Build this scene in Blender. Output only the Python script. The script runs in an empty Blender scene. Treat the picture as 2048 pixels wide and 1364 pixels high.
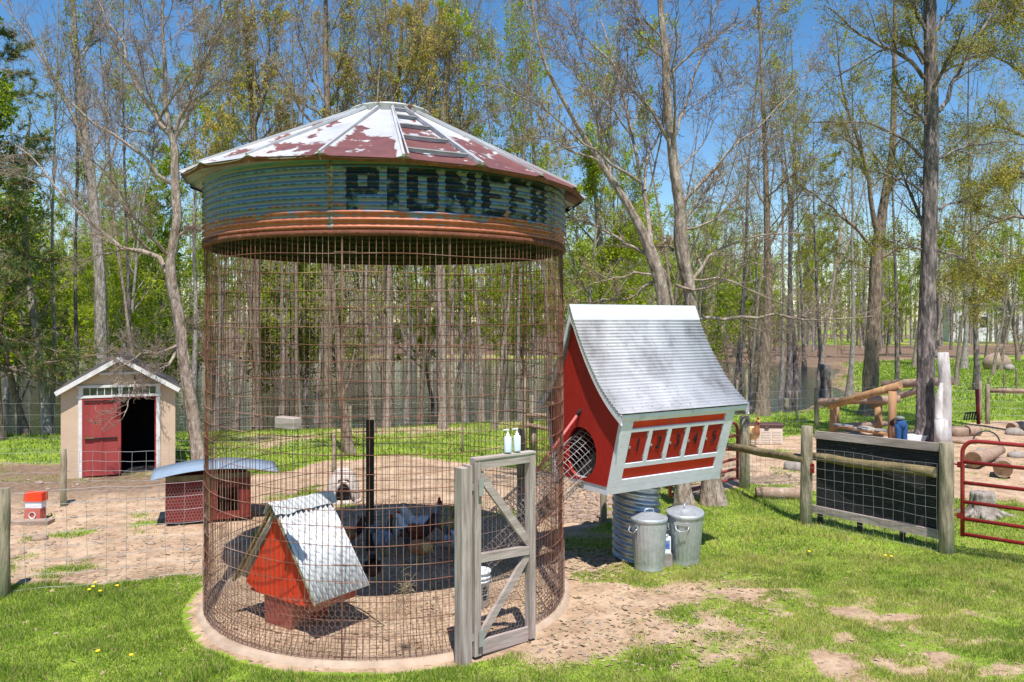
import bpy, math, random
import numpy as np
from mathutils import Vector, Matrix
rad = math.radians
S = bpy.context.scene
# ---------------------------------------------------------------- camera, sky, sun
EYE = 3.05
F = 1620.0
cd = bpy.data.cameras.new('camera'); cam = bpy.data.objects.new('camera', cd)
S.collection.objects.link(cam); S.camera = cam
cam.location = (0, 0, EYE); cam.rotation_euler = (rad(90), 0, 0)
cd.sensor_width = 36; cd.lens = 36*F/2048; cd.shift_y = -42/2048
cd.clip_end = 3000; cd.clip_start = 0.1
SUN_T = Vector((-0.08, 0.475, -1)).normalized()
w = bpy.data.worlds.new("World"); S.world = w; w.use_nodes = True
nt = w.node_tree
sky = nt.nodes.new('ShaderNodeTexSky'); sky.sky_type = 'NISHITA'; sky.sun_disc = False
sky.sun_elevation = math.asin(-SUN_T.z); sky.sun_rotation = math.atan2(-SUN_T.x, -SUN_T.y)
sky.altitude = 250; sky.air_density = 1.0; sky.dust_density = 0.15; sky.ozone_density = 1.3
bg = nt.nodes['Background']; bg.inputs['Strength'].default_value = 0.115
hs_ = nt.nodes.new('ShaderNodeHueSaturation'); hs_.inputs['Saturation'].default_value = 1.3; nt.links.new(sky.outputs[0], hs_.inputs['Color']); nt.links.new(hs_.outputs[0], bg.inputs[0])
sd = bpy.data.lights.new('sun', 'SUN'); sd.energy = 4.9; sd.angle = rad(0.53); sd.color = (1.0, 0.95, 0.88)
so = bpy.data.objects.new('sun', sd); S.collection.objects.link(so)
so.rotation_euler = SUN_T.to_track_quat('-Z', 'Y').to_euler(); so.location = (0, -5, 30)
S.view_settings.view_transform = 'Standard'; S.view_settings.look = 'None'
S.view_settings.exposure = 0.5; S.view_settings.gamma = 1.0
S.cycles.max_bounces = 6; S.cycles.diffuse_bounces = 3; S.cycles.glossy_bounces = 3
S.cycles.transmission_bounces = 4; S.cycles.transparent_max_bounces = 8
S.cycles.use_denoising = True

R = np.random.default_rng(7)
random.seed(7)
# ---------------------------------------------------------------- helpers
def PT(px, py, Y):   # point seen at photo pixel (px,py) at depth Y
    return Vector(((px-1024)/F*Y, Y, EYE-(py-640)/F*Y))
def GR(px, py, z=0.0):
    Y = (EYE-z)*F/(py-640)
    return Vector(((px-1024)/F*Y, Y, z))
def link(o): S.collection.objects.link(o); return o
def thing(name, label, cat, loc=(0, 0, 0), rotz=0, group=None):
    o = bpy.data.objects.new(name, None); link(o); o.empty_display_size = .1
    o.location = loc; o.rotation_euler = (0, 0, rotz)
    o['label'] = label; o['category'] = cat
    if group: o['group'] = group
    return o
def tag(o, label=None, cat=None, group=None, kind=None):
    if label: o['label'] = label
    if cat: o['category'] = cat
    if group: o['group'] = group
    if kind: o['kind'] = kind
    return o
def dup(root, loc=None, rotz=None, label=None, scale=None):
    r = root.copy(); link(r)
    if loc is not None: r.location = loc
    if rotz is not None: r.rotation_euler = (root.rotation_euler[0], root.rotation_euler[1], rotz)
    if scale is not None: r.scale = scale if hasattr(scale, '__len__') else (scale,)*3
    if label: r['label'] = label
    for ch in root.children:
        c = ch.copy(); link(c); c.parent = r
        for g in ch.children:
            d = g.copy(); link(d); d.parent = c
    return r
def perp(d):
    d = Vector(d).normalized()
    a = Vector((0, 0, 1)) if abs(d.z) < .95 else Vector((1, 0, 0))
    u = d.cross(a).normalized(); v = u.cross(d).normalized()
    return d, u, v
class MB:
    def __init__(s): s.v = []; s.f = []; s.m = []; s.sm = []; s.cur = 0; s.smooth = False
    def mat(s, i): s.cur = i; return s
    def add(s, vs, fs, smooth=None):
        b = len(s.v); s.v += [tuple(x) for x in vs]
        for f in fs:
            s.f.append(tuple(b+i for i in f)); s.m.append(s.cur); s.sm.append(s.smooth if smooth is None else smooth)
        return s
    def hexa(s, p):   # 8 pts: bottom 4 ccw, top 4 ccw
        return s.add(p, [(3, 2, 1, 0), (4, 5, 6, 7), (0, 1, 5, 4), (1, 2, 6, 5), (2, 3, 7, 6), (3, 0, 4, 7)], False)
    def box(s, c, d, rz=0, top=1.0):
        x, y, z = d[0]/2, d[1]/2, d[2]/2; cs, sn = math.cos(rz), math.sin(rz); P = []
        for k, zz in ((1, -z), (top, z)):
            for a, b in ((-x, -y), (x, -y), (x, y), (-x, y)):
                a *= k; b *= k
                P.append((c[0]+a*cs-b*sn, c[1]+a*sn+b*cs, c[2]+zz))
        return s.hexa(P)
    def beam(s, a, b, w, h, up=(0, 0, 1)):   # rectangular bar: w across, h along up
        a = Vector(a); b = Vector(b); d = (b-a).normalized(); up = Vector(up)
        u = d.cross(up)
        if u.length < 1e-4: u = d.cross(Vector((1, 0, 0)))
        u.normalize(); v = u.cross(d).normalized(); P = []
        for q in (a, b):
            P += [q-u*w/2-v*h/2, q+u*w/2-v*h/2, q+u*w/2+v*h/2, q-u*w/2+v*h/2]
        return s.hexa(P)
    def tube(s, pts, r, n=8, cap=True, smooth=True):
        pts = [Vector(p) for p in pts]; N = len(pts)
        rr = r if hasattr(r, '__len__') else [r]*N
        vs = []; u = None
        for i, p in enumerate(pts):
            d = (pts[min(i+1, N-1)]-pts[max(i-1, 0)]).normalized()
            if u is None: _, u, v = perp(d)
            else:
                u = (u-d*u.dot(d))
                if u.length < 1e-5: _, u, v = perp(d)
                u.normalize(); v = u.cross(d)
            for k in range(n):
                a = 2*math.pi*k/n
                vs.append(p+(u*math.cos(a)+v*math.sin(a))*rr[i])
        fs = []
        for i in range(N-1):
            for k in range(n):
                k2 = (k+1) % n
                fs.append((i*n+k, i*n+k2, (i+1)*n+k2, (i+1)*n+k))
        b = len(s.v); s.add(vs, fs, smooth)
        if cap:
            s.f.append(tuple(b+k for k in range(n))[::-1]); s.m.append(s.cur); s.sm.append(False)
            s.f.append(tuple(b+(N-1)*n+k for k in range(n))); s.m.append(s.cur); s.sm.append(False)
        return s
    def lathe(s, prof, n=32, c=(0, 0, 0), smooth=True, a0=0, a1=2*math.pi, fn=None):
        full = abs(a1-a0-2*math.pi) < 1e-6; M = n if full else n+1; vs = []
        for (r, z) in prof:
            for k in range(M):
                a = a0+(a1-a0)*k/n
                q = fn(r, z, a) if fn else r
                vs.append((c[0]+q*math.cos(a), c[1]+q*math.sin(a), c[2]+z))
        fs = []
        for i in range(len(prof)-1):
            for k in range(n):
                k2 = (k+1) % M
                fs.append((i*M+k, i*M+k2, (i+1)*M+k2, (i+1)*M+k))
        return s.add(vs, fs, smooth)
    def ball(s, c, r, n=10, m=7, sq=(1, 1, 1), jit=0, seed=0):
        rg = random.Random(seed); vs = []; fs = []
        ph = [rg.uniform(0, 6.28) for _ in range(6)]
        for i in range(m+1):
            t = math.pi*i/m
            for k in range(n):
                a = 2*math.pi*k/n
                q = r*(1+jit*(math.sin(a*2+ph[0])*math.sin(t*2+ph[1])+.6*math.sin(a*3+ph[2])*math.sin(t*3+ph[3])))
                vs.append((c[0]+q*sq[0]*math.sin(t)*math.cos(a), c[1]+q*sq[1]*math.sin(t)*math.sin(a), c[2]+q*sq[2]*math.cos(t)))
        for i in range(m):
            for k in range(n):
                k2 = (k+1) % n
                fs.append(((i+1)*n+k, (i+1)*n+k2, i*n+k2, i*n+k))
        return s.add(vs, fs, True)
    def build(s, name, mats, parent=None, off=None):
        me = bpy.data.meshes.new(name)
        v = np.array(s.v, dtype=np.float32).reshape(-1, 3)
        if off is not None: v = v-np.array(off, dtype=np.float32)
        me.from_pydata(v.tolist(), [], s.f)
        for m in (mats if isinstance(mats, (list, tuple)) else [mats]): me.materials.append(m)
        me.polygons.foreach_set('material_index', s.m)
        me.polygons.foreach_set('use_smooth', s.sm)
        me.update(); me.validate()
        o = bpy.data.objects.new(name, me); link(o)
        if parent: o.parent = parent
        return o
def npmesh(name, V, Fq, mats, midx=None, smooth=False, parent=None):
    me = bpy.data.meshes.new(name)
    V = np.ascontiguousarray(V, dtype=np.float32); k = Fq.shape[1]; n = len(Fq)
    me.vertices.add(len(V)); me.vertices.foreach_set('co', V.ravel())
    me.loops.add(n*k); me.loops.foreach_set('vertex_index', Fq.astype(np.int32).ravel())
    me.polygons.add(n); me.polygons.foreach_set('loop_start', np.arange(0, n*k, k, dtype=np.int32))
    me.polygons.foreach_set('loop_total', np.full(n, k, dtype=np.int32))
    for m in mats: me.materials.append(m)
    if midx is not None: me.polygons.foreach_set('material_index', midx.astype(np.int32))
    me.polygons.foreach_set('use_smooth', np.full(n, smooth) if np.isscalar(smooth) else smooth)
    me.update(calc_edges=True)
    o = bpy.data.objects.new(name, me); link(o)
    if parent: o.parent = parent
    return o
# ---------------------------------------------------------------- materials
def mat(name, c1, c2=None, scale=8, rough=.75, metal=0, bump=.2, bscale=None, stretch=(1, 1, 1), c3=None, spec=.3,
        s3=None, t3=(.58, .7), trans=0, island=False, contrast=(.35, .65), detail=6, dist=.02, rot=(0, 0, 0)):
    m = bpy.data.materials.new(name); m.use_nodes = True; nt = m.node_tree; N = nt.nodes; L = nt.links
    b = N['Principled BSDF']; b.inputs['Roughness'].default_value = rough; b.inputs['Metallic'].default_value = metal
    b.inputs['Specular IOR Level'].default_value = spec
    tc = N.new('ShaderNodeTexCoord'); mp = N.new('ShaderNodeMapping'); mp.inputs['Scale'].default_value = stretch
    mp.inputs['Rotation'].default_value = rot
    L.new(tc.outputs['Object'], mp.inputs[0])
    c2 = c2 or tuple(x*.75 for x in c1)
    nz = N.new('ShaderNodeTexNoise'); nz.inputs['Scale'].default_value = scale; nz.inputs['Detail'].default_value = detail
    nz.inputs['Roughness'].default_value = .6
    L.new(mp.outputs[0], nz.inputs['Vector'])
    cr = N.new('ShaderNodeValToRGB'); e = cr.color_ramp.elements
    e[0].position, e[1].position = contrast
    e[0].color = (*c1, 1); e[1].color = (*c2, 1)
    if island:
        g = N.new('ShaderNodeNewGeometry'); L.new(g.outputs['Random Per Island'], cr.inputs[0])
        e[0].position = 0; e[1].position = 1
    else: L.new(nz.outputs['Fac'], cr.inputs[0])
    out = cr.outputs[0]
    if c3:
        if island:
            el = cr.color_ramp.elements.new(.55); el.color = (*c3, 1)
        else:
            n3 = N.new('ShaderNodeTexNoise'); n3.inputs['Scale'].default_value = s3 or scale*.35; n3.inputs['Detail'].default_value = 8
            n3.inputs['Roughness'].default_value = .65
            L.new(mp.outputs[0], n3.inputs['Vector'])
            r3 = N.new('ShaderNodeMapRange'); r3.inputs['From Min'].default_value = t3[0]; r3.inputs['From Max'].default_value = t3[1]
            L.new(n3.outputs['Fac'], r3.inputs['Value'])
            mx = N.new('ShaderNodeMix'); mx.data_type = 'RGBA'
            L.new(r3.outputs[0], mx.inputs[0]); L.new(out, mx.inputs[6]); mx.inputs[7].default_value = (*c3, 1); out = mx.outputs[2]
    L.new(out, b.inputs['Base Color'])
    m['out'] = 1
    if bump:
        bp = N.new('ShaderNodeBump'); bp.inputs['Strength'].default_value = bump; bp.inputs['Distance'].default_value = dist
        nb = N.new('ShaderNodeTexNoise'); nb.inputs['Scale'].default_value = bscale or scale*3; nb.inputs['Detail'].default_value = 5
        L.new(mp.outputs[0], nb.inputs['Vector']); L.new(nb.outputs['Fac'], bp.inputs['Height']); L.new(bp.outputs[0], b.inputs['Normal'])
    if trans:
        tr = N.new('ShaderNodeBsdfTranslucent'); L.new(out, tr.inputs[0])
        ms = N.new('ShaderNodeMixShader'); ms.inputs[0].default_value = trans
        L.new(b.outputs[0], ms.inputs[1]); L.new(tr.outputs[0], ms.inputs[2]); L.new(ms.outputs[0], N['Material Output'].inputs[0])
    return m
M = {}
M['concrete'] = mat('concrete', (.40, .29, .21), (.47, .36, .27), 6, c3=(.3, .22, .16), t3=(.5, .7))
M['rust'] = mat('rust', (.17, .055, .03), (.10, .035, .022), 12, rough=.8, c3=(.25, .10, .05), bump=.3)
M['wire_rust'] = mat('wire_rust', (.26, .11, .07), (.12, .048, .033), 5, rough=.75, c3=(.42, .27, .21), s3=1.2, t3=(.52, .7), bump=0)
M['zinc_wire'] = mat('zinc_wire', (.5, .5, .5), (.35, .35, .36), 5, rough=.5, metal=.5, bump=0)
M['chicken_wire'] = mat('chicken_wire', (.33, .24, .2), (.2, .12, .09), 3, rough=.6, metal=.3, bump=0)
M['grey_wood'] = mat('grey_wood', (.47, .385, .36), (.25, .20, .175), 22, stretch=(1, 1, .09), c3=(.54, .47, .44), bump=.7, bscale=40, dist=.01)
M['grey_wood_h'] = mat('grey_wood_h', (.47, .385, .36), (.25, .20, .175), 9, stretch=(.15, .15, 1), c3=(.46, .42, .38), bump=.5, bscale=40, dist=.01)
M['post_wood'] = mat('post_wood', (.36, .30, .21), (.17, .145, .10), 16, stretch=(1, 1, .17), c3=(.20, .22, .12), s3=4, t3=(.5, .65), bump=.9, bscale=30, dist=.02, contrast=(.4, .62))
M['dark_wood'] = mat('dark_wood', (.05, .042, .03), (.03, .025, .02), 10, stretch=(1, 1, .2), bump=.4)
M['orange_wood'] = mat('orange_wood', (.42, .24, .12), (.28, .15, .08), 8, stretch=(1, 1, .15), c3=(.55, .33, .15), bump=.3)
M['log_wood'] = mat('log_wood', (.38, .26, .19), (.27, .18, .13), 9, c3=(.45, .36, .3), bump=.5)
M['cut_wood'] = mat('cut_wood', (.24, .14, .07), (.14, .08, .045), 9, bump=.4)
M['rail_wood'] = mat('rail_wood', (.24, .18, .09), (.13, .11, .055), 7, c3=(.32, .26, .16), bump=.5)
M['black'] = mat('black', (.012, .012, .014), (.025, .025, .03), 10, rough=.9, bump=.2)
M['board_black'] = mat('board_black', (.012, .012, .014), (.03, .03, .034), 5, stretch=(1, 1, 14), rough=.6, c3=(.20, .19, .19), s3=6, t3=(.60, .70), bump=.5, detail=4)
M['pipe_red'] = mat('pipe_red', (.30, .02, .02), (.24, .015, .018), 3, rough=.35, spec=.5, bump=0, c3=(.38, .10, .09), s3=6, t3=(.6, .8))
M['pipe_red_old'] = mat('pipe_red_old', (.40, .09, .08), (.3, .05, .05), 3, rough=.5, bump=0)
M['red_paint'] = mat('red_paint', (.42, .018, .010), (.33, .015, .010), 2.5, rough=.6, spec=.3, bump=.3, bscale=40, stretch=(1, 1, .2), c3=(.24, .03, .02), s3=6, t3=(.6, .75))
M['red_bright'] = mat('red_bright', (.62, .03, .008), (.56, .024, .008), 3, rough=.5, bump=.1)
M['red_old'] = mat('red_old', (.74, .06, .015), (.64, .045, .015), 4, rough=.7, bump=.2, c3=(.40, .08, .05), s3=5, t3=(.55, .7))
M['red_dusty'] = mat('red_dusty', (.40, .10, .07), (.33, .07, .05), 5, rough=.8, c3=(.45, .25, .18), t3=(.5, .7))
M['barn_red'] = mat('barn_red', (.34, .06, .055), (.28, .045, .042), 3, rough=.65, bump=.1, stretch=(3, 3, .3))
M['hut_red'] = mat('hut_red', (.22, .03, .022), (.15, .02, .018), 4, rough=.7, c3=(.2, .07, .04))
M['white_paint'] = mat('white_paint', (.74, .73, .80), (.66, .66, .73), 4, rough=.5, bump=.15, c3=(.46, .45, .44), t3=(.58, .76), s3=5)
M['white_trim'] = mat('white_trim', (.72, .70, .68), (.6, .58, .56), 6, rough=.6, c3=(.4, .37, .35), t3=(.58, .74))
M['cream'] = mat('cream', (.58, .44, .32), (.52, .39, .28), 3, rough=.8, c3=(.42, .31, .22), t3=(.6, .8))
M['box_plastic'] = mat('box_plastic', (.66, .56, .47), (.6, .5, .42), 3, rough=.6, bump=0)
M['brown_plastic'] = mat('brown_plastic', (.10, .05, .045), (.08, .04, .035), 3, rough=.5, bump=0)
M['plaster'] = mat('plaster', (.60, .52, .47), (.5, .42, .37), 6, rough=.9, c3=(.34, .27, .22), t3=(.55, .75))
M['galv'] = mat('galv', (.50, .53, .56), (.36, .39, .43), 9, rough=.38, metal=.75, bump=.08, c3=(.42, .38, .35), s3=4, t3=(.55, .75))
M['galv_can'] = mat('galv_can', (.58, .60, .64), (.44, .47, .51), 14, rough=.42, metal=.55, bump=.1, c3=(.30, .28, .26), s3=3, t3=(.6, .78))
M['roof_metal'] = mat('roof_metal', (.46, .46, .50), (.37, .37, .41), 3, rough=.7, metal=.05, bump=.1, c3=(.20, .19, .21), s3=2.6, t3=(.47, .72), stretch=(1, 1, .5), detail=9)
M['ridge_metal'] = mat('ridge_metal', (.66, .68, .70), (.58, .60, .62), 4, rough=.5, metal=.2, bump=.05)
M['blue_roof'] = mat('blue_roof', (.23, .30, .39), (.19, .25, .33), 3, rough=.7, metal=.0, bump=.05)
M['coop_roof'] = mat('coop_roof', (.70, .71, .73), (.58, .59, .61), 6, rough=.5, metal=.15, bump=.05, c3=(.42, .3, .22), s3=3, t3=(.6, .7))
M['plastic_white'] = mat('plastic_white', (.78, .80, .83), (.7, .72, .76), 4, rough=.4, bump=0)
M['soap'] = mat('soap', (.66, .76, .88), (.62, .72, .85), 4, rough=.3, bump=0)
M['jeans'] = mat('jeans', (.03, .10, .26), (.02, .07, .2), 20, rough=.9)
M['shirt'] = mat('shirt', (.03, .035, .05), (.02, .025, .03), 20, rough=.9)
M['hat'] = mat('hat', (.22, .25, .22), (.15, .18, .16), 20, rough=.9)
M['skin'] = mat('skin', (.55, .28, .20), (.5, .25, .18), 20, rough=.6, bump=0)
M['stone'] = mat('stone', (.38, .27, .20), (.26, .19, .15), 5, rough=.9, c3=(.48, .40, .35), bump=.5)
M['stone_grey'] = mat('stone_grey', (.34, .30, .27), (.22, .19, .17), 5, rough=.9, c3=(.42, .34, .28), bump=.5)
M['rubber'] = mat('rubber', (.02, .03, .03), (.03, .04, .04), 4, rough=.6, bump=0)
M['orange'] = mat('orange', (.8, .22, .02), (.75, .2, .02), 4, rough=.4, bump=0)
M['yellow'] = mat('yellow', (.85, .62, .02), (.8, .55, .02), 4, rough=.6, bump=0)
M['stump_grey'] = mat('stump_grey', (.38, .33, .29), (.20, .165, .14), 14, stretch=(1, 1, .3), c3=(.48, .44, .40), bump=.9, dist=.03)
M['straw'] = mat('straw', (.42, .32, .2), (.3, .22, .14), 10, rough=.9, island=True)
M['glass'] = mat('glass', (.03, .04, .045), (.05, .06, .065), 4, rough=.1, spec=.8, bump=0)
M['navy'] = mat('navy', (.012, .022, .040), (.02, .035, .06), 10, rough=.6, c3=(.10, .14, .16), s3=9, t3=(.6, .75), bump=0)
M['shingle'] = mat('shingle', (.10, .09, .09), (.06, .055, .055), 12, rough=.9)
# barks
def bark(name, a, b, c, s=16): return mat(name, a, b, s, stretch=(1, 1, .26), c3=c, s3=s*.9, t3=(.5, .6), bump=1.0, bscale=s*1.6, dist=.05, rough=.95, contrast=(.42, .6))
M['bark_a'] = bark('bark_pinkish', (.34, .26, .21), (.19, .145, .115), (.42, .35, .30))
M['bark_b'] = bark('bark_grey', (.35, .30, .265), (.19, .16, .14), (.40, .37, .35))
M['bark_c'] = bark('bark_brown', (.25, .185, .135), (.125, .09, .07), (.30, .24, .19))
M['bark_d'] = bark('bark_dark', (.15, .125, .12), (.07, .06, .06), (.30, .24, .23), 11)
M['bark_w'] = bark('bark_weathered', (.50, .46, .45), (.33, .29, .28), (.60, .57, .56), 6)
M['twig'] = mat('twig', (.23, .17, .14), (.13, .095, .08), 2, rough=.9, bump=0)
M['twig_l'] = mat('twig_light', (.34, .26, .22), (.2, .155, .13), 2, rough=.9, bump=0)
def leaf(name, a, b, c, t=.45): return mat(name, a, b, rough=.6, bump=0, trans=t, island=True, c3=c, spec=.2)
M['leaf_lime'] = leaf('leaf_lime', (.40, .50, .015), (.68, .70, .05), (.24, .34, .015), .55)
M['leaf_green'] = leaf('leaf_green', (.17, .28, .015), (.40, .50, .03), (.08, .16, .012), .5)
M['leaf_ochre'] = leaf('leaf_ochre', (.66, .47, .12), (.80, .64, .28), (.48, .42, .08), .5)
M['leaf_olive'] = leaf('leaf_olive', (.34, .34, .04), (.58, .48, .08), (.16, .19, .02), .5)
M['leaf_bud'] = leaf('leaf_bud', (.60, .38, .18), (.68, .54, .26), (.42, .27, .14), .5)
M['needle'] = leaf('needle', (.09, .17, .05), (.26, .32, .09), (.05, .10, .03), .35)
M['needle_brown'] = leaf('needle_brown', (.50, .27, .11), (.36, .30, .10), (.22, .22, .06), .3)
M['grass_blade'] = leaf('grass_blade', (.22, .32, .035), (.60, .58, .20), (.38, .46, .075), .5)

def grass_mat():
    m = bpy.data.materials.new('grass_blade'); m.use_nodes = True; nt = m.node_tree; N = nt.nodes; L = nt.links; b = N['Principled BSDF']
    b.inputs['Roughness'].default_value = .6; b.inputs['Specular IOR Level'].default_value = .2
    g = N.new('ShaderNodeNewGeometry'); tc = N.new('ShaderNodeTexCoord')
    def ramp(fac, *st):
        c = N.new('ShaderNodeValToRGB'); e = c.color_ramp.elements
        e[0].position = st[0][0]; e[0].color = (*st[0][1], 1); e[1].position = st[-1][0]; e[1].color = (*st[-1][1], 1)
        for p, q in st[1:-1]: k = e.new(p); k.color = (*q, 1)
        L.new(fac, c.inputs[0]); return c.outputs[0]
    n = N.new('ShaderNodeTexNoise'); n.inputs['Scale'].default_value = .9; n.inputs['Detail'].default_value = 6; n.inputs['Roughness'].default_value = .7; L.new(tc.outputs['Object'], n.inputs['Vector'])
    fresh = ramp(g.outputs['Random Per Island'], (0, (.07, .16, .018)), (.5, (.25, .37, .045)), (.88, (.42, .50, .09)), (.93, (.62, .50, .26)), (1, (.55, .42, .22)))
    dry = ramp(g.outputs['Random Per Island'], (0, (.24, .33, .04)), (.45, (.48, .52, .10)), (.75, (.66, .60, .20)), (.8, (.70, .55, .32)), (1, (.60, .45, .27)))
    f0 = ramp(n.outputs['Fac'], (.40, (0, 0, 0)), (.58, (1, 1, 1)))
    sp = N.new('ShaderNodeSeparateXYZ'); L.new(tc.outputs['Object'], sp.inputs[0])
    def mr(src, a, b_):
        q = N.new('ShaderNodeMapRange'); q.inputs['From Min'].default_value = a; q.inputs['From Max'].default_value = b_; L.new(src, q.inputs['Value']); return q.outputs[0]
    def mul(a, b_): q = N.new('ShaderNodeMath'); q.operation = 'MULTIPLY'; L.new(a, q.inputs[0]); L.new(b_, q.inputs[1]); return q.outputs[0]
    f = mul(mul(f0, mr(sp.outputs['X'], -.8, 1.6)), mr(sp.outputs['Y'], 16, 11))
    mx = N.new('ShaderNodeMix'); mx.data_type = 'RGBA'; L.new(f, mx.inputs[0]); L.new(fresh, mx.inputs[6]); L.new(dry, mx.inputs[7]); out = mx.outputs[2]
    L.new(out, b.inputs['Base Color']); tr = N.new('ShaderNodeBsdfTranslucent'); L.new(out, tr.inputs[0])
    ms = N.new('ShaderNodeMixShader'); ms.inputs[0].default_value = .45; L.new(b.outputs[0], ms.inputs[1]); L.new(tr.outputs[0], ms.inputs[2]); L.new(ms.outputs[0], N['Material Output'].inputs[0])
    return m
M['grass_blade'] = grass_mat()
# ---------------------------------------------------------------- ground, water
def vnoise(x, y, s, seed=0):
    x = x/s; y = y/s
    xi = np.floor(x).astype(np.int64); yi = np.floor(y).astype(np.int64); xf = x-xi; yf = y-yi
    def h(a, b):
        n = (a*374761393+b*668265263+seed*974711) & 0x7fffffff
        n = ((n ^ (n >> 13))*1274126177) & 0x7fffffff
        return ((n ^ (n >> 16)) & 0xffff)/65535.0
    u = xf*xf*(3-2*xf); v = yf*yf*(3-2*yf)
    return (h(xi, yi)*(1-u)+h(xi+1, yi)*u)*(1-v)+(h(xi, yi+1)*(1-u)+h(xi+1, yi+1)*u)*v
def fbm(x, y, s, seed=0, o=4):
    r = 0; a = 1; t = 0
    for i in range(o):
        r = r+a*vnoise(x, y, s/2**i, seed+i*17); t += a; a *= .55
    return r/t
def gp(*pix): return [tuple(GR(px, py)[:2]) for px, py in pix]
def sdist(x, y, poly):   # signed distance, >0 inside
    P = np.array(poly); n = len(P); ins = np.zeros(x.shape, bool); d = np.full(x.shape, 1e9)
    for i in range(n):
        ax, ay = P[i]; bx, by = P[(i+1) % n]
        ex, ey = bx-ax, by-ay; t = np.clip(((x-ax)*ex+(y-ay)*ey)/(ex*ex+ey*ey+1e-12), 0, 1)
        d = np.minimum(d, np.hypot(x-ax-ex*t, y-ay-ey*t))
        c = ((ay > y) != (by > y)) & (x < (bx-ax)*(y-ay)/(by-ay+1e-12)+ax); ins ^= c
    return np.where(ins, d, -d)
CRIB = (-1.374, 9.10); CR = 1.95
SAND1 = gp((-600, 1240), (20, 1192), (405, 1150), (420, 1300), (700, 1350), (1000, 1330), (1140, 1200), (1130, 1075), (1215, 1042), (1235, 985), (1200, 955), (1010, 935), (800, 912), (640, 925), (560, 948), (400, 958), (0, 985), (-700, 990))
BROWN1 = gp((-700, 1010), (0, 1000), (330, 985), (420, 955), (340, 925), (0, 925), (-700, 925))
SAND2 = gp((1420, 905), (1560, 872), (1640, 868), (1720, 858), (1880, 862), (1950, 842), (2500, 830), (2600, 1010), (2060, 1003), (1930, 997), (1700, 985), (1600, 978), (1500, 965), (1400, 985))
FLOOR = gp((1380, 850), (1480, 828), (1640, 812), (1700, 790), (1700, 725), (2048, 706), (2200, 690), (1300, 690), (1200, 760), (1200, 850))
POND = [(-90, 22.0), (-20, 22.2), (-12, 22.6), (-8, 23.2), (-4, 24), (0, 25.5), (4, 26), (7, 27.2), (9.5, 28), (11.5, 31), (14.5, 35), (15, 40), (21, 52), (16, 62), (0, 66), (-30, 70), (-90, 72)]
DIRT = [  # worn spots in the near lawn: x, y, rx, ry, strength
    (.62, 8.6, .85, .9, 1.0), (.35, 7.6, .55, .6, .9), (1.3, 8.9, 1.1, .5, .8), (1.5, 7.9, 1.2, .5, .45), (2.3, 9.3, .9, .45, .5),
    (3.5, 8.45, .65, .17, .7), (4.3, 8.35, .6, .12, .6), (2.9, 7.55, 1.7, .5, .3), (1.0, 10.2, .75, .45, .9), (3.3, 7.1, 1.6, .3, .3), (4.6, 7.6, .7, .25, .35),
    (1.3, 11.4, .8, .5, .5)]
def masks(x, y):
    wx = (fbm(x, y, .5, 3)-.5)*.5; wy = (fbm(x, y, .5, 9)-.5)*.5; fine = fbm(x, y, .22, 21)
    def soft(poly, w=.15, amp=1.0): return np.clip(sdist(x+wx*amp, y+wy*amp, poly)/w*.5+.5, 0, 1)
    r = np.hypot(x-CRIB[0], y-CRIB[1])
    sand = np.maximum(soft(SAND1), soft(SAND2, .3, 2))
    near = np.where((r > 2.15) & (y < 9.3) & (x < .3), 0, 1); sand = sand*near
    sand = np.where(r < 2.1, 1, sand)
    # thin growth on far part of the run
    gr = 1-sand
    gr = np.maximum(gr, sand*np.clip((fbm(x, y, .9, 40)-.62)*4, 0, .8)*(y > 9.5)*(r > 2.1))
    for (cx, cy, rx, ry, s) in DIRT:
        d = np.hypot((x+wx*1.2-cx)/rx, (y+wy*1.2-cy)/ry)
        gr = gr-np.clip(1.25-d, 0, 1)*s*(.55+1.1*fine)*(r > 2.1)
    gr = gr-np.clip((fbm(x, y, .35, 91, 5)-.54)*4.0, 0, .55)*np.clip((x-.6)/1.2, 0, 1)*(y < 9.2)*np.clip((6.5-x)/2, .25, 1)
    gr = np.where((y > 15) & (x < 4) & (x > -6), gr-np.clip((fbm(x, y, 2.2, 55)-.50)*3.2, 0, .8)*np.clip((21-y)/4, 0, 1), gr)
    gr = np.where(y > 13, gr-np.clip((fbm(x, y, 3, 71)-.6)*3, 0, .6), gr)
    fl = soft(FLOOR, 1.2, 6)
    fl = np.maximum(fl, np.clip((y-66)/6, 0, 1)*np.where(x > 16, np.clip((fbm(x, y, 9, 5)-.4)*5, 0, 1), 1))
    gr = gr*(1-fl*np.clip(.55+fbm(x, y, 2.5, 11), 0, 1))
    brown = soft(BROWN1, .5, 2)*.9
    brown = np.maximum(brown, fl)
    gr = gr*(1-soft(BROWN1, .5, 2)*np.clip(.3+fbm(x, y, 1.2, 13), 0, 1))
    d = sdist(x+wx*2, y+wy*2, POND)
    gr = np.where(d > -1.0, gr*np.clip(-d/1.0, 0, 1)*1.0, gr)
    brown = np.maximum(brown, np.clip(1+d/.8, 0, 1))
    return np.clip(gr, 0, 1), np.clip(brown, 0, 1), d
def height(x, y):
    r = np.hypot(x-CRIB[0], y-CRIB[1])
    base = (fbm(x, y, 3.0, 31)-.5)*.07*np.clip((r-2.2)/1.5, 0, 1)+(fbm(x, y, .5, 33, 3)-.5)*.025
    d = sdist(x, y, POND)
    return base-np.clip((d+1.2)/4, 0, 1)*.5
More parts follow.
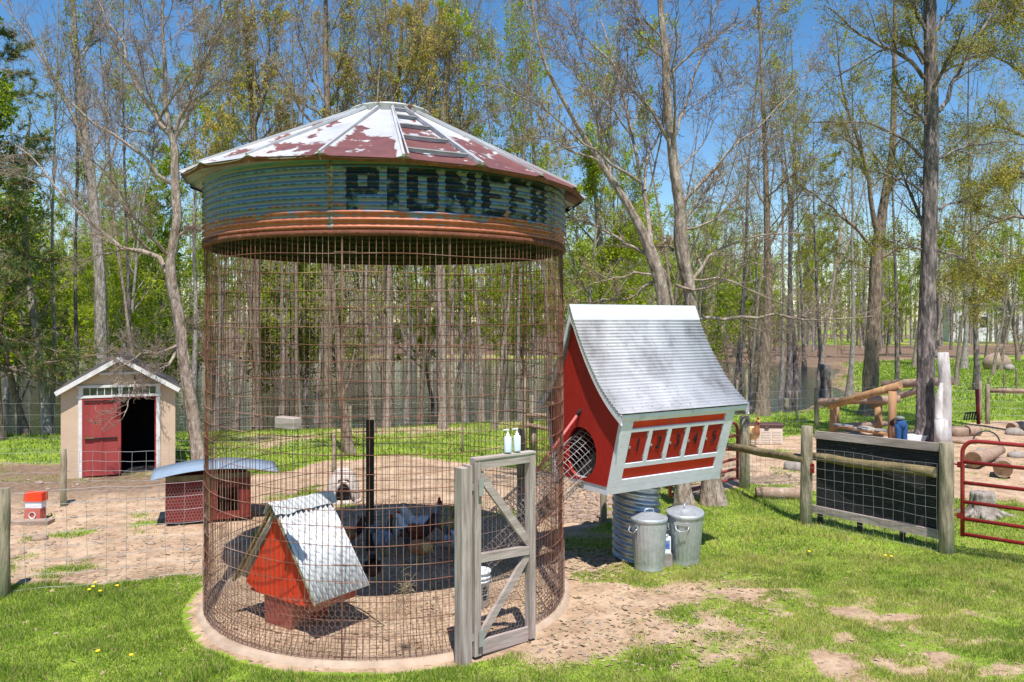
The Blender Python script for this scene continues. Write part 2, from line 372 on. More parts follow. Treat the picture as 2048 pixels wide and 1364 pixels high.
def grid_lines(lo, hi, f0, f1, fs, g=1.12):
    mid = list(np.arange(f0, f1, fs)); s = fs; a = f0
    left = []
    while a > lo: s *= g; a -= s; left.append(a)
    s = fs; b = mid[-1]; right = []
    while b < hi: s = min(s*g, 60); b += s; right.append(b)
    return np.array(left[::-1]+mid+right)
gx = grid_lines(-700, 700, -9.5, 11, .075, 1.05); gy = grid_lines(-40, 1200, 5.5, 20, .075, 1.04)
GX, GY = np.meshgrid(gx, gy); fx, fy = GX.ravel(), GY.ravel()
nx, ny = len(gx), len(gy)
GZ = height(fx, fy)
V = np.stack([fx, fy, GZ], 1)
i, j = np.meshgrid(np.arange(nx-1), np.arange(ny-1)); b0 = (j*nx+i).ravel()
Fq = np.stack([b0, b0+1, b0+1+nx, b0+nx], 1)
gmat = bpy.data.materials.new('ground'); gmat.use_nodes = True
def ground_material(m):
    nt = m.node_tree; N = nt.nodes; L = nt.links; b = N['Principled BSDF']
    b.inputs['Roughness'].default_value = .95; b.inputs['Specular IOR Level'].default_value = .15
    at = N.new('ShaderNodeAttribute'); at.attribute_name = 'cover'
    sp = N.new('ShaderNodeSeparateColor'); L.new(at.outputs['Color'], sp.inputs[0])
    tc = N.new('ShaderNodeTexCoord')
    def noise(s, d=8, r=.6):
        n = N.new('ShaderNodeTexNoise'); n.inputs['Scale'].default_value = s; n.inputs['Detail'].default_value = d; n.inputs['Roughness'].default_value = r
        L.new(tc.outputs['Object'], n.inputs['Vector']); return n.outputs['Fac']
    def ramp(fac, *st):
        c = N.new('ShaderNodeValToRGB'); e = c.color_ramp.elements
        e[0].position = st[0][0]; e[0].color = (*st[0][1], 1); e[1].position = st[-1][0]; e[1].color = (*st[-1][1], 1)
        for p, q in st[1:-1]: k = e.new(p); k.color = (*q, 1)
        L.new(fac, c.inputs[0]); return c.outputs[0]
    def mix(f, a, c):
        x = N.new('ShaderNodeMix'); x.data_type = 'RGBA'; L.new(f, x.inputs[0]); L.new(a, x.inputs[6]); L.new(c, x.inputs[7]); return x.outputs[2]
    sand = ramp(noise(2.2), (.3, (.30, .20, .13)), (.5, (.45, .315, .215)), (.7, (.57, .42, .30)))
    speck = N.new('ShaderNodeTexVoronoi'); speck.inputs['Scale'].default_value = 22; L.new(tc.outputs['Object'], speck.inputs['Vector'])
    spk = ramp(speck.outputs['Color'], (.1, (.62, .58, .55)), (.4, (1, 1, 1)), (.9, (1.1, 1.08, 1.02)))
    mm = N.new('ShaderNodeMix'); mm.data_type = 'RGBA'; mm.blend_type = 'MULTIPLY'; mm.inputs[0].default_value = .8
    L.new(sand, mm.inputs[6]); L.new(spk, mm.inputs[7]); sand = mm.outputs[2]
    grass = ramp(noise(1.5), (.3, (.16, .25, .03)), (.5, (.25, .36, .04)), (.72, (.36, .44, .07)))
    g2 = ramp(noise(38, 3), (.3, (.5, .5, .5)), (.7, (1.25, 1.25, 1.2)))
    mg = N.new('ShaderNodeMix'); mg.data_type = 'RGBA'; mg.blend_type = 'MULTIPLY'; mg.inputs[0].default_value = .8
    L.new(grass, mg.inputs[6]); L.new(g2, mg.inputs[7]); grass = mg.outputs[2]
    lit = ramp(noise(9), (.3, (.09, .06, .042)), (.5, (.19, .125, .085)), (.72, (.30, .21, .15)))
    base = mix(sp.outputs['Green'], sand, lit)
    a = N.new('ShaderNodeMath'); a.operation = 'ADD'; L.new(sp.outputs['Red'], a.inputs[0])
    s2 = N.new('ShaderNodeMath'); s2.operation = 'MULTIPLY_ADD'; L.new(noise(14, 4), s2.inputs[0]); s2.inputs[1].default_value = 1.2; s2.inputs[2].default_value = -.6
    L.new(s2.outputs[0], a.inputs[1])
    mr = N.new('ShaderNodeMapRange'); mr.inputs['From Min'].default_value = .35; mr.inputs['From Max'].default_value = .7; L.new(a.outputs[0], mr.inputs['Value'])
    col = mix(mr.outputs[0], base, grass); L.new(col, b.inputs['Base Color'])
    bp = N.new('ShaderNodeBump'); bp.inputs['Strength'].default_value = .7; bp.inputs['Distance'].default_value = .03
    hsum = N.new('ShaderNodeMath'); hsum.operation = 'MULTIPLY_ADD'; L.new(noise(4.5, 4, .6), hsum.inputs[0]); hsum.inputs[1].default_value = 2.2; L.new(noise(22, 8, .75), hsum.inputs[2]); L.new(hsum.outputs[0], bp.inputs['Height']); L.new(bp.outputs[0], b.inputs['Normal'])
ground_material(gmat)
ground = npmesh('ground', V, Fq, [gmat], smooth=True); tag(ground, kind='structure')
g, br, pd = masks(fx, fy)
ca = ground.data.color_attributes.new('cover', 'FLOAT_COLOR', 'POINT')
ca.data.foreach_set('color', np.stack([g, br, np.clip(pd, 0, 1), np.ones_like(g)], 1).astype(np.float32).ravel())
# pond water
wm = bpy.data.materials.new('pond_water'); wm.use_nodes = True
b = wm.node_tree.nodes['Principled BSDF']; b.inputs['Base Color'].default_value = (.012, .022, .014, 1)
b.inputs['Roughness'].default_value = .04; b.inputs['Specular IOR Level'].default_value = .5
N = wm.node_tree.nodes; L = wm.node_tree.links
tcn = N.new('ShaderNodeTexCoord'); nz = N.new('ShaderNodeTexNoise'); nz.inputs['Scale'].default_value = 3.5; nz.inputs['Detail'].default_value = 3
bp = N.new('ShaderNodeBump'); bp.inputs['Strength'].default_value = .4; bp.inputs['Distance'].default_value = .08
L.new(tcn.outputs['Object'], nz.inputs['Vector']); L.new(nz.outputs['Fac'], bp.inputs['Height']); L.new(bp.outputs[0], b.inputs['Normal'])
pw = MB().add([(x, y, -.12) for x, y in [(-100, 21), (-12, 21), (14, 26), (26, 50), (22, 70), (-100, 80)]], [(0, 1, 2, 3, 4, 5)]).build('pond_water', wm)
tag(pw, kind='structure')
# lawn blades
def blades(n, x0, x1, y0, y1, hgt, wid, seed, thr=.25):
    r = np.random.default_rng(seed)
    # sample uniformly in view wedge
    y = np.sqrt(r.uniform(y0*y0, y1*y1, n)); x = r.uniform(x0, x1, n)*y
    gm, brn, d = masks(x, y); f = fbm(x, y, .3, 77)
    keep = (gm*(.35+1.1*f) > thr*.5+r.uniform(0, .62, n)) & (d < -.4)
    for (cx, cy, rr) in [(CRIB[0], CRIB[1], 2.16)]: keep &= np.hypot(x-cx, y-cy) > rr
    x = x[keep]; y = y[keep]; f = f[keep]; gm = gm[keep]; n = len(x); z = height(x, y)-.004
    a = r.uniform(0, 6.283, n); h = hgt*r.uniform(.4, 1.35, n)*(.35+1.5*f**1.5+1.1*np.clip(fbm(x, y, .28, 123, 3)-.62, 0, 1)*5)*(.45+.55*gm); wd = wid*r.uniform(.7, 1.3, n)
    la = r.uniform(0, 6.283, n); ln = h*r.uniform(.15, .9, n)
    dx, dy = np.cos(a)*wd/2, np.sin(a)*wd/2
    V = np.empty((n, 3, 3)); V[:, 0] = np.stack([x-dx, y-dy, z], 1); V[:, 1] = np.stack([x+dx, y+dy, z], 1)
    V[:, 2] = np.stack([x+np.cos(la)*ln, y+np.sin(la)*ln, z+h], 1)
    return V.reshape(-1, 3)
Vs = [blades(520000, -.78, .78, 6.2, 10.5, .042, .008, 1), blades(300000, -.75, .75, 10.5, 17, .045, .014, 2), blades(130000, -.72, .72, 17, 30, .07, .025, 3), blades(60000, .2, .7, 30, 62, .1, .06, 4)]
V = np.concatenate(Vs); Fq = np.arange(len(V)).reshape(-1, 3)
lawn = npmesh('grass', V, Fq, [M['grass_blade']]); tag(lawn, 'short spring grass growing over the lawn and meadow', kind='stuff')
# ---------------------------------------------------------------- corn crib
C0 = Vector((CRIB[0], CRIB[1], 0))
VD = math.atan2(-CRIB[1], -CRIB[0])      # direction from crib towards the camera
def ca_(th): return VD+rad(th)            # th>0: to the right in the picture
def on(r, th, z): a = ca_(th); return Vector((C0.x+r*math.cos(a), C0.y+r*math.sin(a), z))
crib = thing('corn_crib', 'round rusty wire corn crib turned chicken run with conical metal roof', 'corn crib', C0)
ZB, ZT = 3.81, 4.47
# roof material
rm = bpy.data.materials.new('crib_roof'); rm.use_nodes = True
def crib_roof_mat(m):
    N = m.node_tree.nodes; L = m.node_tree.links; b = N['Principled BSDF']; b.inputs['Roughness'].default_value = .5; b.inputs['Metallic'].default_value = .15
    tc = N.new('ShaderNodeTexCoord')
    def noise(s, d=8, r=.65, st=None):
        n = N.new('ShaderNodeTexNoise'); n.inputs['Scale'].default_value = s; n.inputs['Detail'].default_value = d; n.inputs['Roughness'].default_value = r
        L.new(tc.outputs['Object'], n.inputs['Vector']); return n.outputs['Fac']
    at = N.new('ShaderNodeAttribute'); at.attribute_name = 'flake'
    s = N.new('ShaderNodeMath'); s.operation = 'ADD'; L.new(at.outputs['Fac'], s.inputs[0])
    q = N.new('ShaderNodeMath'); q.operation = 'MULTIPLY_ADD'; L.new(noise(3.2), q.inputs[0]); q.inputs[1].default_value = 1.6; q.inputs[2].default_value = -.8
    L.new(q.outputs[0], s.inputs[1])
    mr = N.new('ShaderNodeMapRange'); mr.inputs['From Min'].default_value = .48; mr.inputs['From Max'].default_value = .53; L.new(s.outputs[0], mr.inputs['Value'])
    r1 = N.new('ShaderNodeValToRGB'); e = r1.color_ramp.elements; e[0].position = .3; e[0].color = (.56, .57, .58, 1); e[1].position = .75; e[1].color = (.38, .38, .39, 1)
    L.new(noise(2.4), r1.inputs[0])
    r3 = N.new('ShaderNodeValToRGB'); e = r3.color_ramp.elements; e[0].position = .56; e[0].color = (0, 0, 0, 1); e[1].position = .72; e[1].color = (1, 1, 1, 1); L.new(noise(5), r3.inputs[0])
    mo = N.new('ShaderNodeMix'); mo.data_type = 'RGBA'; L.new(r3.outputs[0], mo.inputs[0]); L.new(r1.outputs[0], mo.inputs[6]); mo.inputs[7].default_value = (.55, .42, .33, 1)
    r2 = N.new('ShaderNodeValToRGB'); e = r2.color_ramp.elements; e[0].position = .35; e[0].color = (.20, .075, .065, 1); e[1].position = .7; e[1].color = (.14, .05, .045, 1); L.new(noise(7), r2.inputs[0])
    mx = N.new('ShaderNodeMix'); mx.data_type = 'RGBA'; L.new(mr.outputs[0], mx.inputs[0]); L.new(mo.outputs[2], mx.inputs[6]); L.new(r2.outputs[0], mx.inputs[7])
    L.new(mx.outputs[2], b.inputs['Base Color'])
crib_roof_mat(rm)
NP = 19; step = 360/NP; RE = 2.18; ZE = 4.455; ZC = 5.31
def tilt(p):   # the old roof sits slightly out of level
    return Vector((p.x, p.y, p.z-(p.x-C0.x)*.031))
def flake_amount(th, t):   # t 0 eave .. 1 top
    th = (th+180) % 360-180
    a = .0
    if -80 < th < -36: a = .46-.3*abs(t-.5)
    elif -36 < th < -15.5: a = .46-.25*t
    elif -15.5 < th < 3.1: a = .78-.75*t
    elif 3.1 < th < 22: a = .66-.25*t if 4.5 < th < 20 else .1
    elif 22 < th < 40: a = .85-.75*t
    elif 40 < th < 90: a = .82-.4*t
    else: a = .3
    return a
vs = []; fs = []; fl = []
for k in range(NP):
    ta = 3.1+step*k; NT, NA = 10, 8
    # panel: flat between seams, with a small standing lip at each seam
    A0, A1 = on(RE, ta, ZE), on(RE, ta+step, ZE); B0, B1 = on(.42, ta, ZC), on(.42, ta+step, ZC)
    base = len(vs)
    for i in range(NT+1):
        for j in range(NA+1):
            t = i/NT; s = j/NA
            p = (A0*(1-s)+A1*s)*(1-t)+(B0*(1-s)+B1*s)*t
            lip = max(0, 1-min(s, 1-s)*NA*.9)*.028*(1-t*.5)
            vs.append(tilt(p+Vector((0, 0, lip-.015*math.sin(math.pi*s)*(1-t))))); fl.append(flake_amount(ta+step*s, t)+(.10 if s < .35 else 0)-(.12 if min(s, 1-s) < .06 else 0))
    for i in range(NT):
        for j in range(NA):
            a = base+i*(NA+1)+j; fs.append((a, a+1, a+NA+2, a+NA+1))
mb = MB(); mb.add(vs, fs, False); roof = mb.build('roof', rm, crib, C0)
at = roof.data.attributes.new('flake', 'FLOAT', 'POINT'); at.data.foreach_set('value', np.array(fl, dtype=np.float32))
sol = roof.modifiers.new('thick', 'SOLIDIFY'); sol.thickness = .006
mb = MB()   # eave skirt folded down, scalloped per panel
for k in range(NP):
    ta = 3.1+step*k
    a, b = tilt(on(RE+.004, ta, ZE)), tilt(on(RE+.004, ta+step, ZE)); a2 = tilt(on(RE-.03, ta+.3, ZE-.035)); b2 = tilt(on(RE-.03, ta+step-.3, ZE-.035))
    mb.add([a, b, b2, a2], [(0, 1, 2, 3)])
mb.build('roof_skirt', M['rust'], roof, C0)
mb = MB()
for k in range(NP): mb.beam(tilt(on(RE+.01, 3.1+step*k, ZE+.025)), tilt(on(.45, 3.1+step*k, ZC+.02)), .022, .026)
mb.build('roof_seam', rm, roof, C0)
mb = MB(); mb.lathe([(.40, 5.22), (.425, 5.28), (.43, 5.385), (.45, 5.39), (.45, 5.41), (.26, 5.455), (0.01, 5.46)], 24, (C0.x, C0.y, 0), fn=lambda r, z, a: r*(1+.02*math.sin(3*a)))
capm = mat('roof_cap', (.58, .58, .58), (.5, .5, .5), 5, metal=.1, rough=.5, c3=(.20, .09, .06), s3=5, t3=(.53, .58))
mb.build('roof_cap', capm, roof, (C0.x, C0.y, .03))
mb = MB()   # rungs
for t in (.12, .36, .6, .80, .97):
    for thA, thB in ((4.0, 21.2),):
        p = tilt(on(RE, thA, ZE)*(1-t)+on(.42, thA, ZC)*t); q = tilt(on(RE, thB, ZE)*(1-t)+on(.42, thB, ZC)*t)
        up = Vector((0, 0, .05)); mb.beam(p+up*.7, q+up*.7, .035, .010); mb.beam(p+up*.4, q+up*.4, .008, .03)
for th in (4.2, 21.0):
    mb.beam(tilt(on(RE, th, ZE)+Vector((0, 0, .03))), tilt(on(.44, th, ZC)+Vector((0, 0, .03))), .014, .035)
mb.build('roof_ladder', M['roof_metal'], roof, C0)
# drum
M['seam'] = mat('drum_seam', (.3, .3, .28), (.2, .12, .09), 9, metal=.2)
NC = 10; H = ZT-ZB
def drum_r(z): return CR+.018*math.cos(2*math.pi*(z-ZB)/H*NC)
dm = bpy.data.materials.new('crib_drum'); dm.use_nodes = True
def drum_mat(m):
    N = m.node_tree.nodes; L = m.node_tree.links; b = N['Principled BSDF']; b.inputs['Roughness'].default_value = .5; b.inputs['Metallic'].default_value = .25
    tc = N.new('ShaderNodeTexCoord'); sp = N.new('ShaderNodeSeparateXYZ'); L.new(tc.outputs['Object'], sp.inputs[0])
    def noise(s, st=(1, 1, 1), d=7):
        mp = N.new('ShaderNodeMapping'); mp.inputs['Scale'].default_value = st; L.new(tc.outputs['Object'], mp.inputs[0])
        n = N.new('ShaderNodeTexNoise'); n.inputs['Scale'].default_value = s; n.inputs['Detail'].default_value = d; n.inputs['Roughness'].default_value = .65
        L.new(mp.outputs[0], n.inputs['Vector']); return n.outputs['Fac']
    def math_(op, a, b_=None, c=None):
        q = N.new('ShaderNodeMath'); q.operation = op
        for k, v_ in enumerate((a, b_, c)):
            if v_ is None: continue
            if isinstance(v_, (int, float)): q.inputs[k].default_value = v_
            else: L.new(v_, q.inputs[k])
        return q.outputs[0]
    def mix(f, a, c):
        x = N.new('ShaderNodeMix'); x.data_type = 'RGBA'; L.new(f, x.inputs[0])
        for k, v_ in ((6, a), (7, c)):
            if isinstance(v_, tuple): x.inputs[k].default_value = (*v_, 1)
            else: L.new(v_, x.inputs[k])
        return x.outputs[2]
    z = math_('SUBTRACT', sp.outputs['Z'], ZB)
    ridge = math_('COSINE', math_('MULTIPLY', z, 2*math.pi/H*NC))       # +1 on the outer ridges
    f = math_('ADD', math_('MULTIPLY', ridge, .35), math_('MULTIPLY_ADD', noise(4, (1, 1, 3)), 1.4, -.2))
    mr = N.new('ShaderNodeMapRange'); mr.inputs['From Min'].default_value = .35; mr.inputs['From Max'].default_value = .6; L.new(f, mr.inputs['Value'])
    blue = mix(noise(6), (.06, .15, .29), (.12, .24, .42)); grey = mix(noise(5), (.30, .31, .32), (.18, .185, .19))
    col = mix(mr.outputs[0], grey, blue)
    # rust grows from the lower edge, and in dashes on the ridges
    lo = N.new('ShaderNodeMapRange'); lo.inputs['From Min'].default_value = .40; lo.inputs['From Max'].default_value = .04; L.new(z, lo.inputs['Value'])
    rf = math_('ADD', lo.outputs[0], math_('MULTIPLY_ADD', noise(3.5, (1, 1, .6)), 1.0, -.5))
    rf = math_('ADD', rf, math_('MULTIPLY', math_('MULTIPLY', ridge, .22), math_('GREATER_THAN', noise(9, (1, 1, .3), 3), .5)))
    rr = N.new('ShaderNodeMapRange'); rr.inputs['From Min'].default_value = .5; rr.inputs['From Max'].default_value = .62; L.new(rf, rr.inputs['Value'])
    rust = mix(noise(8), (.52, .20, .11), (.32, .09, .05)); col = mix(rr.outputs[0], col, rust)
    L.new(col, b.inputs['Base Color'])
drum_mat(dm)
mb = MB(); mb.lathe([(drum_r(ZB+H*i/80), ZB+H*i/80) for i in range(81)], 120, (C0.x, C0.y, 0)); drum = mb.build('drum', dm, crib, C0)
mb = MB()   # dashes pressed on the corrugations
for i in range(1, NC):
    z = ZB+H*(i+.0)/NC
    for k in range(150):
        if (k*7+i*3) % 11 < 2: continue
        th = k*2.4; p = on(drum_r(z)+.003, th, z-.012); q = on(drum_r(z)+.003, th+1.3, z-.012); mb.beam(p, q, .005, .007)
mb.build('embossing', M['rust'], drum, C0)
inm = mat('drum_inside', (.07, .07, .045), (.04, .04, .03), 5, rough=.8)
mb = MB(); mb.lathe([(drum_r(ZB+H*i/80)-.02, ZB+H*i/80+.001) for i in range(81)], 96, (C0.x, C0.y, 0)); mb.build('drum_lining', inm, drum, C0)
mb = MB(); mb.lathe([(CR-.03, ZB-.012), (CR+.02, ZB-.012), (CR+.02, ZB+.035), (CR+.005, ZB+.035)], 96, (C0.x, C0.y, 0)); mb.build('drum_rim', M['rust'], drum, C0)
mb = MB()
for k in range(44): mb.ball(on(CR+.021, k*360/44, ZB+.012), .012, 6, 4)
for th in (-15.5, 58, -75, 140):
    for i in range(14): mb.ball(on(CR+.014, th, ZB+.05+i*.045), .009, 6, 4)
mb.build('bolts', M['rust'], drum, C0)
for th in (-15.5, 58, -75, 140):
    mb = MB(); mb.add([on(drum_r(ZB+.04+H*i/44)+.004, th+dt, ZB+.04+H*i/44) for i in range(41) for dt in (-.8, .8)], [(2*i, 2*i+1, 2*i+3, 2*i+2) for i in range(40)], True)
    mb.build('drum_seam', M['seam'], drum, C0)
# faded lettering PIONEER
def worn():
    m = mat('navy_worn', (.010, .020, .038), (.018, .03, .055), 9, rough=.6, c3=(.11, .17, .21), s3=8, t3=(.59, .67), bump=0)
    N = m.node_tree.nodes; L = m.node_tree.links
    r3 = [n for n in N if n.type == 'MAP_RANGE'][0]; src = r3.inputs['Value'].links[0].from_socket
    tc = [n for n in N if n.type == 'TEX_COORD'][0]; sp = N.new('ShaderNodeSeparateXYZ'); L.new(tc.outputs['Object'], sp.inputs[0])
    k = N.new('ShaderNodeMapRange'); k.inputs['From Min'].default_value = ZT-.2; k.inputs['From Max'].default_value = ZT-.47; k.inputs['To Max'].default_value = .13; L.new(sp.outputs['Z'], k.inputs['Value'])
    a = N.new('ShaderNodeMath'); a.operation = 'ADD'; L.new(src, a.inputs[0]); L.new(k.outputs[0], a.inputs[1]); L.new(a.outputs[0], r3.inputs['Value'])
    return m
M['navy_worn'] = worn()
def glyph(ch, x, y):   # x,y in 0..1 from the top left
    yy = 1-y; st = .30
    if ch == 'I': return True
    if ch == 'O': return not (.34 < x < .66 and .16 < y < .84) and not (min(x, 1-x) < .08 and min(y, 1-y) < .06)
    if ch == 'N': return x < .28 or x > .72 or abs(x-(.14+.72*y)) < .22
    if ch == 'E': return x < .36 or y < .17 or y > .83 or (.42 < y < .58 and x < .82)
    if x < .34: return True
    if ch == 'P': return y < .60 and not (x < .66 and .17 < y < .44) and not (x > .9 and (y < .05 or y > .54))
    if ch == 'R': return (y < .55 and not (x < .66 and .17 < y < .38) and not (x > .9 and y < .05)) or (y >= .55 and .5+(y-.55)*.25 < x)
th = -11.3; zt, zb = ZT-.07, ZT-.45
for ch, wd in (('P', 8.6), ('I', 3.1), ('O', 8.4), ('N', 8.8), ('E', 7.8), ('E', 7.4), ('R', 8.0)):
    mb = MB(); NXg, NYg = (14 if wd > 4 else 4), 16
    for r_ in range(NYg):
        for c_ in range(NXg):
            if not glyph(ch, (c_+.5)/NXg, (r_+.5)/NYg): continue
            za = zt-(zt-zb)*r_/NYg; z2 = zt-(zt-zb)*(r_+1)/NYg; K = 3; cell = wd/NXg
            pts = [on(drum_r(za+(z2-za)*i/K)+.0035, th+(c_+dc)*cell, za+(z2-za)*i/K) for i in range(K+1) for dc in (0, 1)]
            mb.add(pts, [(2*i, 2*i+1, 2*i+3, 2*i+2) for i in range(K)], True)
    o = mb.build('letter', M['navy_worn'], drum, C0); tag(o, 'dark faded painted letter '+ch)
    th += wd+2.0
# wire wall
RW = CR-.01; NV = 204
def bars(name, P, Q, r, m, parent, off, n=3):   # many straight bars at once
    P = np.array(P, float); Q = np.array(Q, float); d = Q-P; d /= np.linalg.norm(d, axis=1)[:, None]+1e-9
    ref = np.where(np.abs(d[:, 2:3]) < .9, np.array([[0, 0, 1.]]), np.array([[1., 0, 0]]))
    u = np.cross(d, ref); u /= np.linalg.norm(u, axis=1)[:, None]+1e-9; v = np.cross(d, u)
    an = np.arange(n)*2*math.pi/n; c = np.cos(an)[None, :, None]; s = np.sin(an)[None, :, None]
    ring = (u[:, None]*c+v[:, None]*s)*(r if np.isscalar(r) else np.array(r)[:, None, None])
    V = np.concatenate([P[:, None]+ring, Q[:, None]+ring], 1)-np.array(off)
    k = np.arange(n); f = np.stack([k, (k+1) % n, (k+1) % n+n, k+n], 1)
    Fq = (f[None]+(np.arange(len(P))*2*n)[:, None, None]).reshape(-1, 4)
    return npmesh(name, V.reshape(-1, 3), Fq, [m] if not isinstance(m, list) else m, smooth=True, parent=parent)
rw = random.Random(3)
P = []; Q = []
def in_door(th): return 16 < th < 46
for k in range(NV):
    th = (k*360/NV) % 360; th = th-360 if th > 180 else th
    if in_door(th): continue
    j = rw.uniform(-.15, .15); segs = 4; zz = [0.02, .9, 1.9, 2.9, ZB+.02]
    w_ = [th+j+rw.uniform(-.12, .12) for _ in zz]; rr_ = [RW+rw.uniform(-.008, .008) for _ in zz]
    for i in range(segs): P.append(on(rr_[i], w_[i], zz[i])); Q.append(on(rr_[i+1], w_[i+1], zz[i+1]))
for base_th in (-12.5, 57, -75, 120, 190):     # doubled wires at the laps between panels
    for k in range(2):
        P.append(on(RW+.012, base_th+k*.28, .05)); Q.append(on(RW+.012, base_th+k*.28+.06, ZB))
for k in range(17):                   # above the door
    th = 16.3+k*29.5/16.6; P.append(on(RW, th, 1.8)); Q.append(on(RW, th, ZB))
bars('upright_wires', P, Q, .0033, M['wire_rust'], crib, C0)
P = []; Q = []
zr = ZB-.165
levels = []
while zr > .05: levels.append(zr); zr -= .1625
for li, z in enumerate(levels):
    ph = rw.uniform(0, 6)
    for k in range(120):
        a, b = k*3-180, k*3-177
        if z < 1.8 and (in_door(a+1)): continue
        f = lambda t: z+.012*math.sin(rad(t)*2+ph)+.006*math.sin(rad(t)*9+ph*2)
        P.append(on(RW+.006, a, f(a))); Q.append(on(RW+.006, b, f(b)))
    for base_th in (-12.5, 57, -75, 120, 190):  # lap overlaps read as short double bars
        P.append(on(RW+.014, base_th-2, z+.006)); Q.append(on(RW+.014, base_th+4, z+.004))
bars('hoop_wires', P, Q, .0039, M['wire_rust'], crib, C0)
for t0, t1 in ((69.5, 76), (-77, -73)):
    mb = MB(); mb.add([on(CR-.02, t0+(t1-t0)*i/4, z) for z in (0.02, ZB) for i in range(5)], [(i, i+1, i+6, i+5) for i in range(4)], True)
    o = mb.build('seam_strip', M['rust'], crib, C0); o.modifiers.new('t', 'SOLIDIFY').thickness = .004
# hexagonal netting round the foot
P = []; Q = []; cw = 1.55; chh = .047
def hexnet(fn, ncol, nrow, cell_h, P, Q):
    for i in range(ncol):
        for j in range(nrow):
            o = .5 if j % 2 else 0
            a = fn(i+o, j*cell_h); b = fn(i+o+.5, (j+.45)*cell_h); c = fn(i+o-.5, (j+.45)*cell_h); d = fn(i+o+.5, (j+1)*cell_h)
            P += [a, a, b]; Q += [b, c, d]
def wallfn(c, z):
    th = 46+c*cw
    return on(CR+.008+.004*math.sin(c*1.7), th, .03+z+.02*math.sin(th*.15))
hexnet(wallfn, int(329/cw), 12, chh, P, Q)
bars('chicken_wire', P, Q, .0016, M['chicken_wire'], crib, C0)
mb = MB(); mb.lathe([(CR-.10, -.05), (CR-.09, .035), (CR+.02, .045), (CR+.07, .03), (CR+.10, -.05)], 120, (C0.x, C0.y, 0), fn=lambda r, z, a: r+(.018*math.sin(a*5)+.012*math.sin(a*13))*(1 if r > CR else 0))
mb.build('concrete_footing', M['concrete'], crib, C0)
# door frame post and door
pl = GR(945, 1319); pr = GR(1066, 1279); zt_ = 1.79
dd = (pr-pl).normalized(); nn = Vector((dd.y, -dd.x, 0))
pc = pl-dd*.14
mb = MB(); mb.box((pc.x+.02, pc.y, .86), (.085, .11, 1.76), math.atan2(dd.y, dd.x)); mb.build('door_post', M['grey_wood'], crib, C0)
mb = MB(); mb.box((pc.x+.085*dd.x, pc.y+.085*dd.y, .88), (.03, .1, 1.75), math.atan2(dd.y, dd.x)); mb.build('door_jamb', M['grey_wood'], crib, C0)
# door: a part with its boards as sub-parts
mb = MB(); up = Vector((0, 0, 1))
a = pl+dd*.035; b = pr-dd*.035
mb.beam(a+up*.03, a+up*zt_, .07, .075, nn)
dr = mb.build('door', M['grey_wood'], crib, C0); tag(dr, 'weathered grey plank door with two diagonal braces')
mb = MB(); mb.beam(b+up*.03, b+up*(zt_-.01), .07, .075, nn); mb.build('stile', M['grey_wood'], dr, C0)
mb = MB(); mb.beam(a+dd*.036+up*(zt_-.04), b-dd*.036+up*(zt_-.045), .07, .085, up); mb.build('top_rail', M['grey_wood_h'], dr, C0)
mb = MB(); mb.beam(a-dd*.035+up*(zt_+.011), b+dd*.035+up*(zt_+.004), .09, .018, up); mb.build('door_ledge', M['grey_wood_h'], dr, C0)
mb = MB(); mb.beam(a+dd*.036+up*.90, b-dd*.036+up*.87, .06, .075, up); mb.build('mid_rail', M['grey_wood_h'], dr, C0)
mb = MB(); mb.beam(a+dd*.036+up*.09, b-dd*.036+up*.075, .03, .13, up); mb.build('kick_board', M['grey_wood_h'], dr, C0)
mb = MB(); mb.beam(a+dd*.04+up*1.66, b-dd*.02+up*.93, .035, .075, up); mb.build('brace', M['grey_wood_h'], dr, C0)
mb = MB(); mb.beam(a+dd*.04+up*.17, b-dd*.02+up*.84, .035, .07, up); mb.build('brace', M['grey_wood_h'], dr, C0)
for z in (1.55, .2):
    mb = MB(); o_ = a+nn*.05
    mb.box((o_.x-.05, o_.y, z), (.18, .008, .06), math.atan2(dd.y, dd.x), 1); mb.box((o_.x+.02, o_.y-.004, z), (.05, .01, .15), math.atan2(dd.y, dd.x))
    mb.build('hinge', M['zinc_wire'], dr, C0)
P = []; Q = []; Wd = (b-a).length-.07
hexnet(lambda c, z: a+dd*(.036+c*.045)-nn*.03+up*(.1+z), int(Wd/.045), 17, .047, P, Q)
for k in range(int(Wd/.05)): P.append(a+dd*(.06+k*.05)+up*.9-nn*.025); Q.append(a+dd*(.06+k*.05)+up*1.75-nn*.025)
for k in range(6): P.append(a+up*(.95+k*.15)-nn*.025); Q.append(b+up*(.95+k*.15)-nn*.025)
bars('netting', P, Q, .0018, M['chicken_wire'], dr, C0)
# soap dispensers on the door ledge
def dispenser(t, label):
    p = a+dd*t+up*(zt_+.03)
    o = thing('soap_dispenser', label, 'dispenser', p, 0, 'soap dispensers on the door')
    MB().lathe([(0.001, 0), (.034, 0), (.036, .01), (.036, .13), (.03, .145), (.014, .15)], 16).build('bottle', M['soap'], o)
    MB().lathe([(.016, .148), (.016, .17), (.006, .172), (.006, .205), (.0, .205)], 12).build('collar', M['plastic_white'], o)
    m_ = MB(); m_.box((0, 0, .21), (.02, .02, .014)); m_.beam((0, 0, .212), (-.045, -.005, .206), .012, .010); m_.build('pump', M['plastic_white'], o)
dispenser((GR(1022, 910, 1.8)-a).dot(dd), 'pale blue pump soap dispenser standing left on top of the crib door')
dispenser((GR(1043, 908, 1.8)-a).dot(dd), 'pale blue pump soap dispenser standing right on top of the crib door')
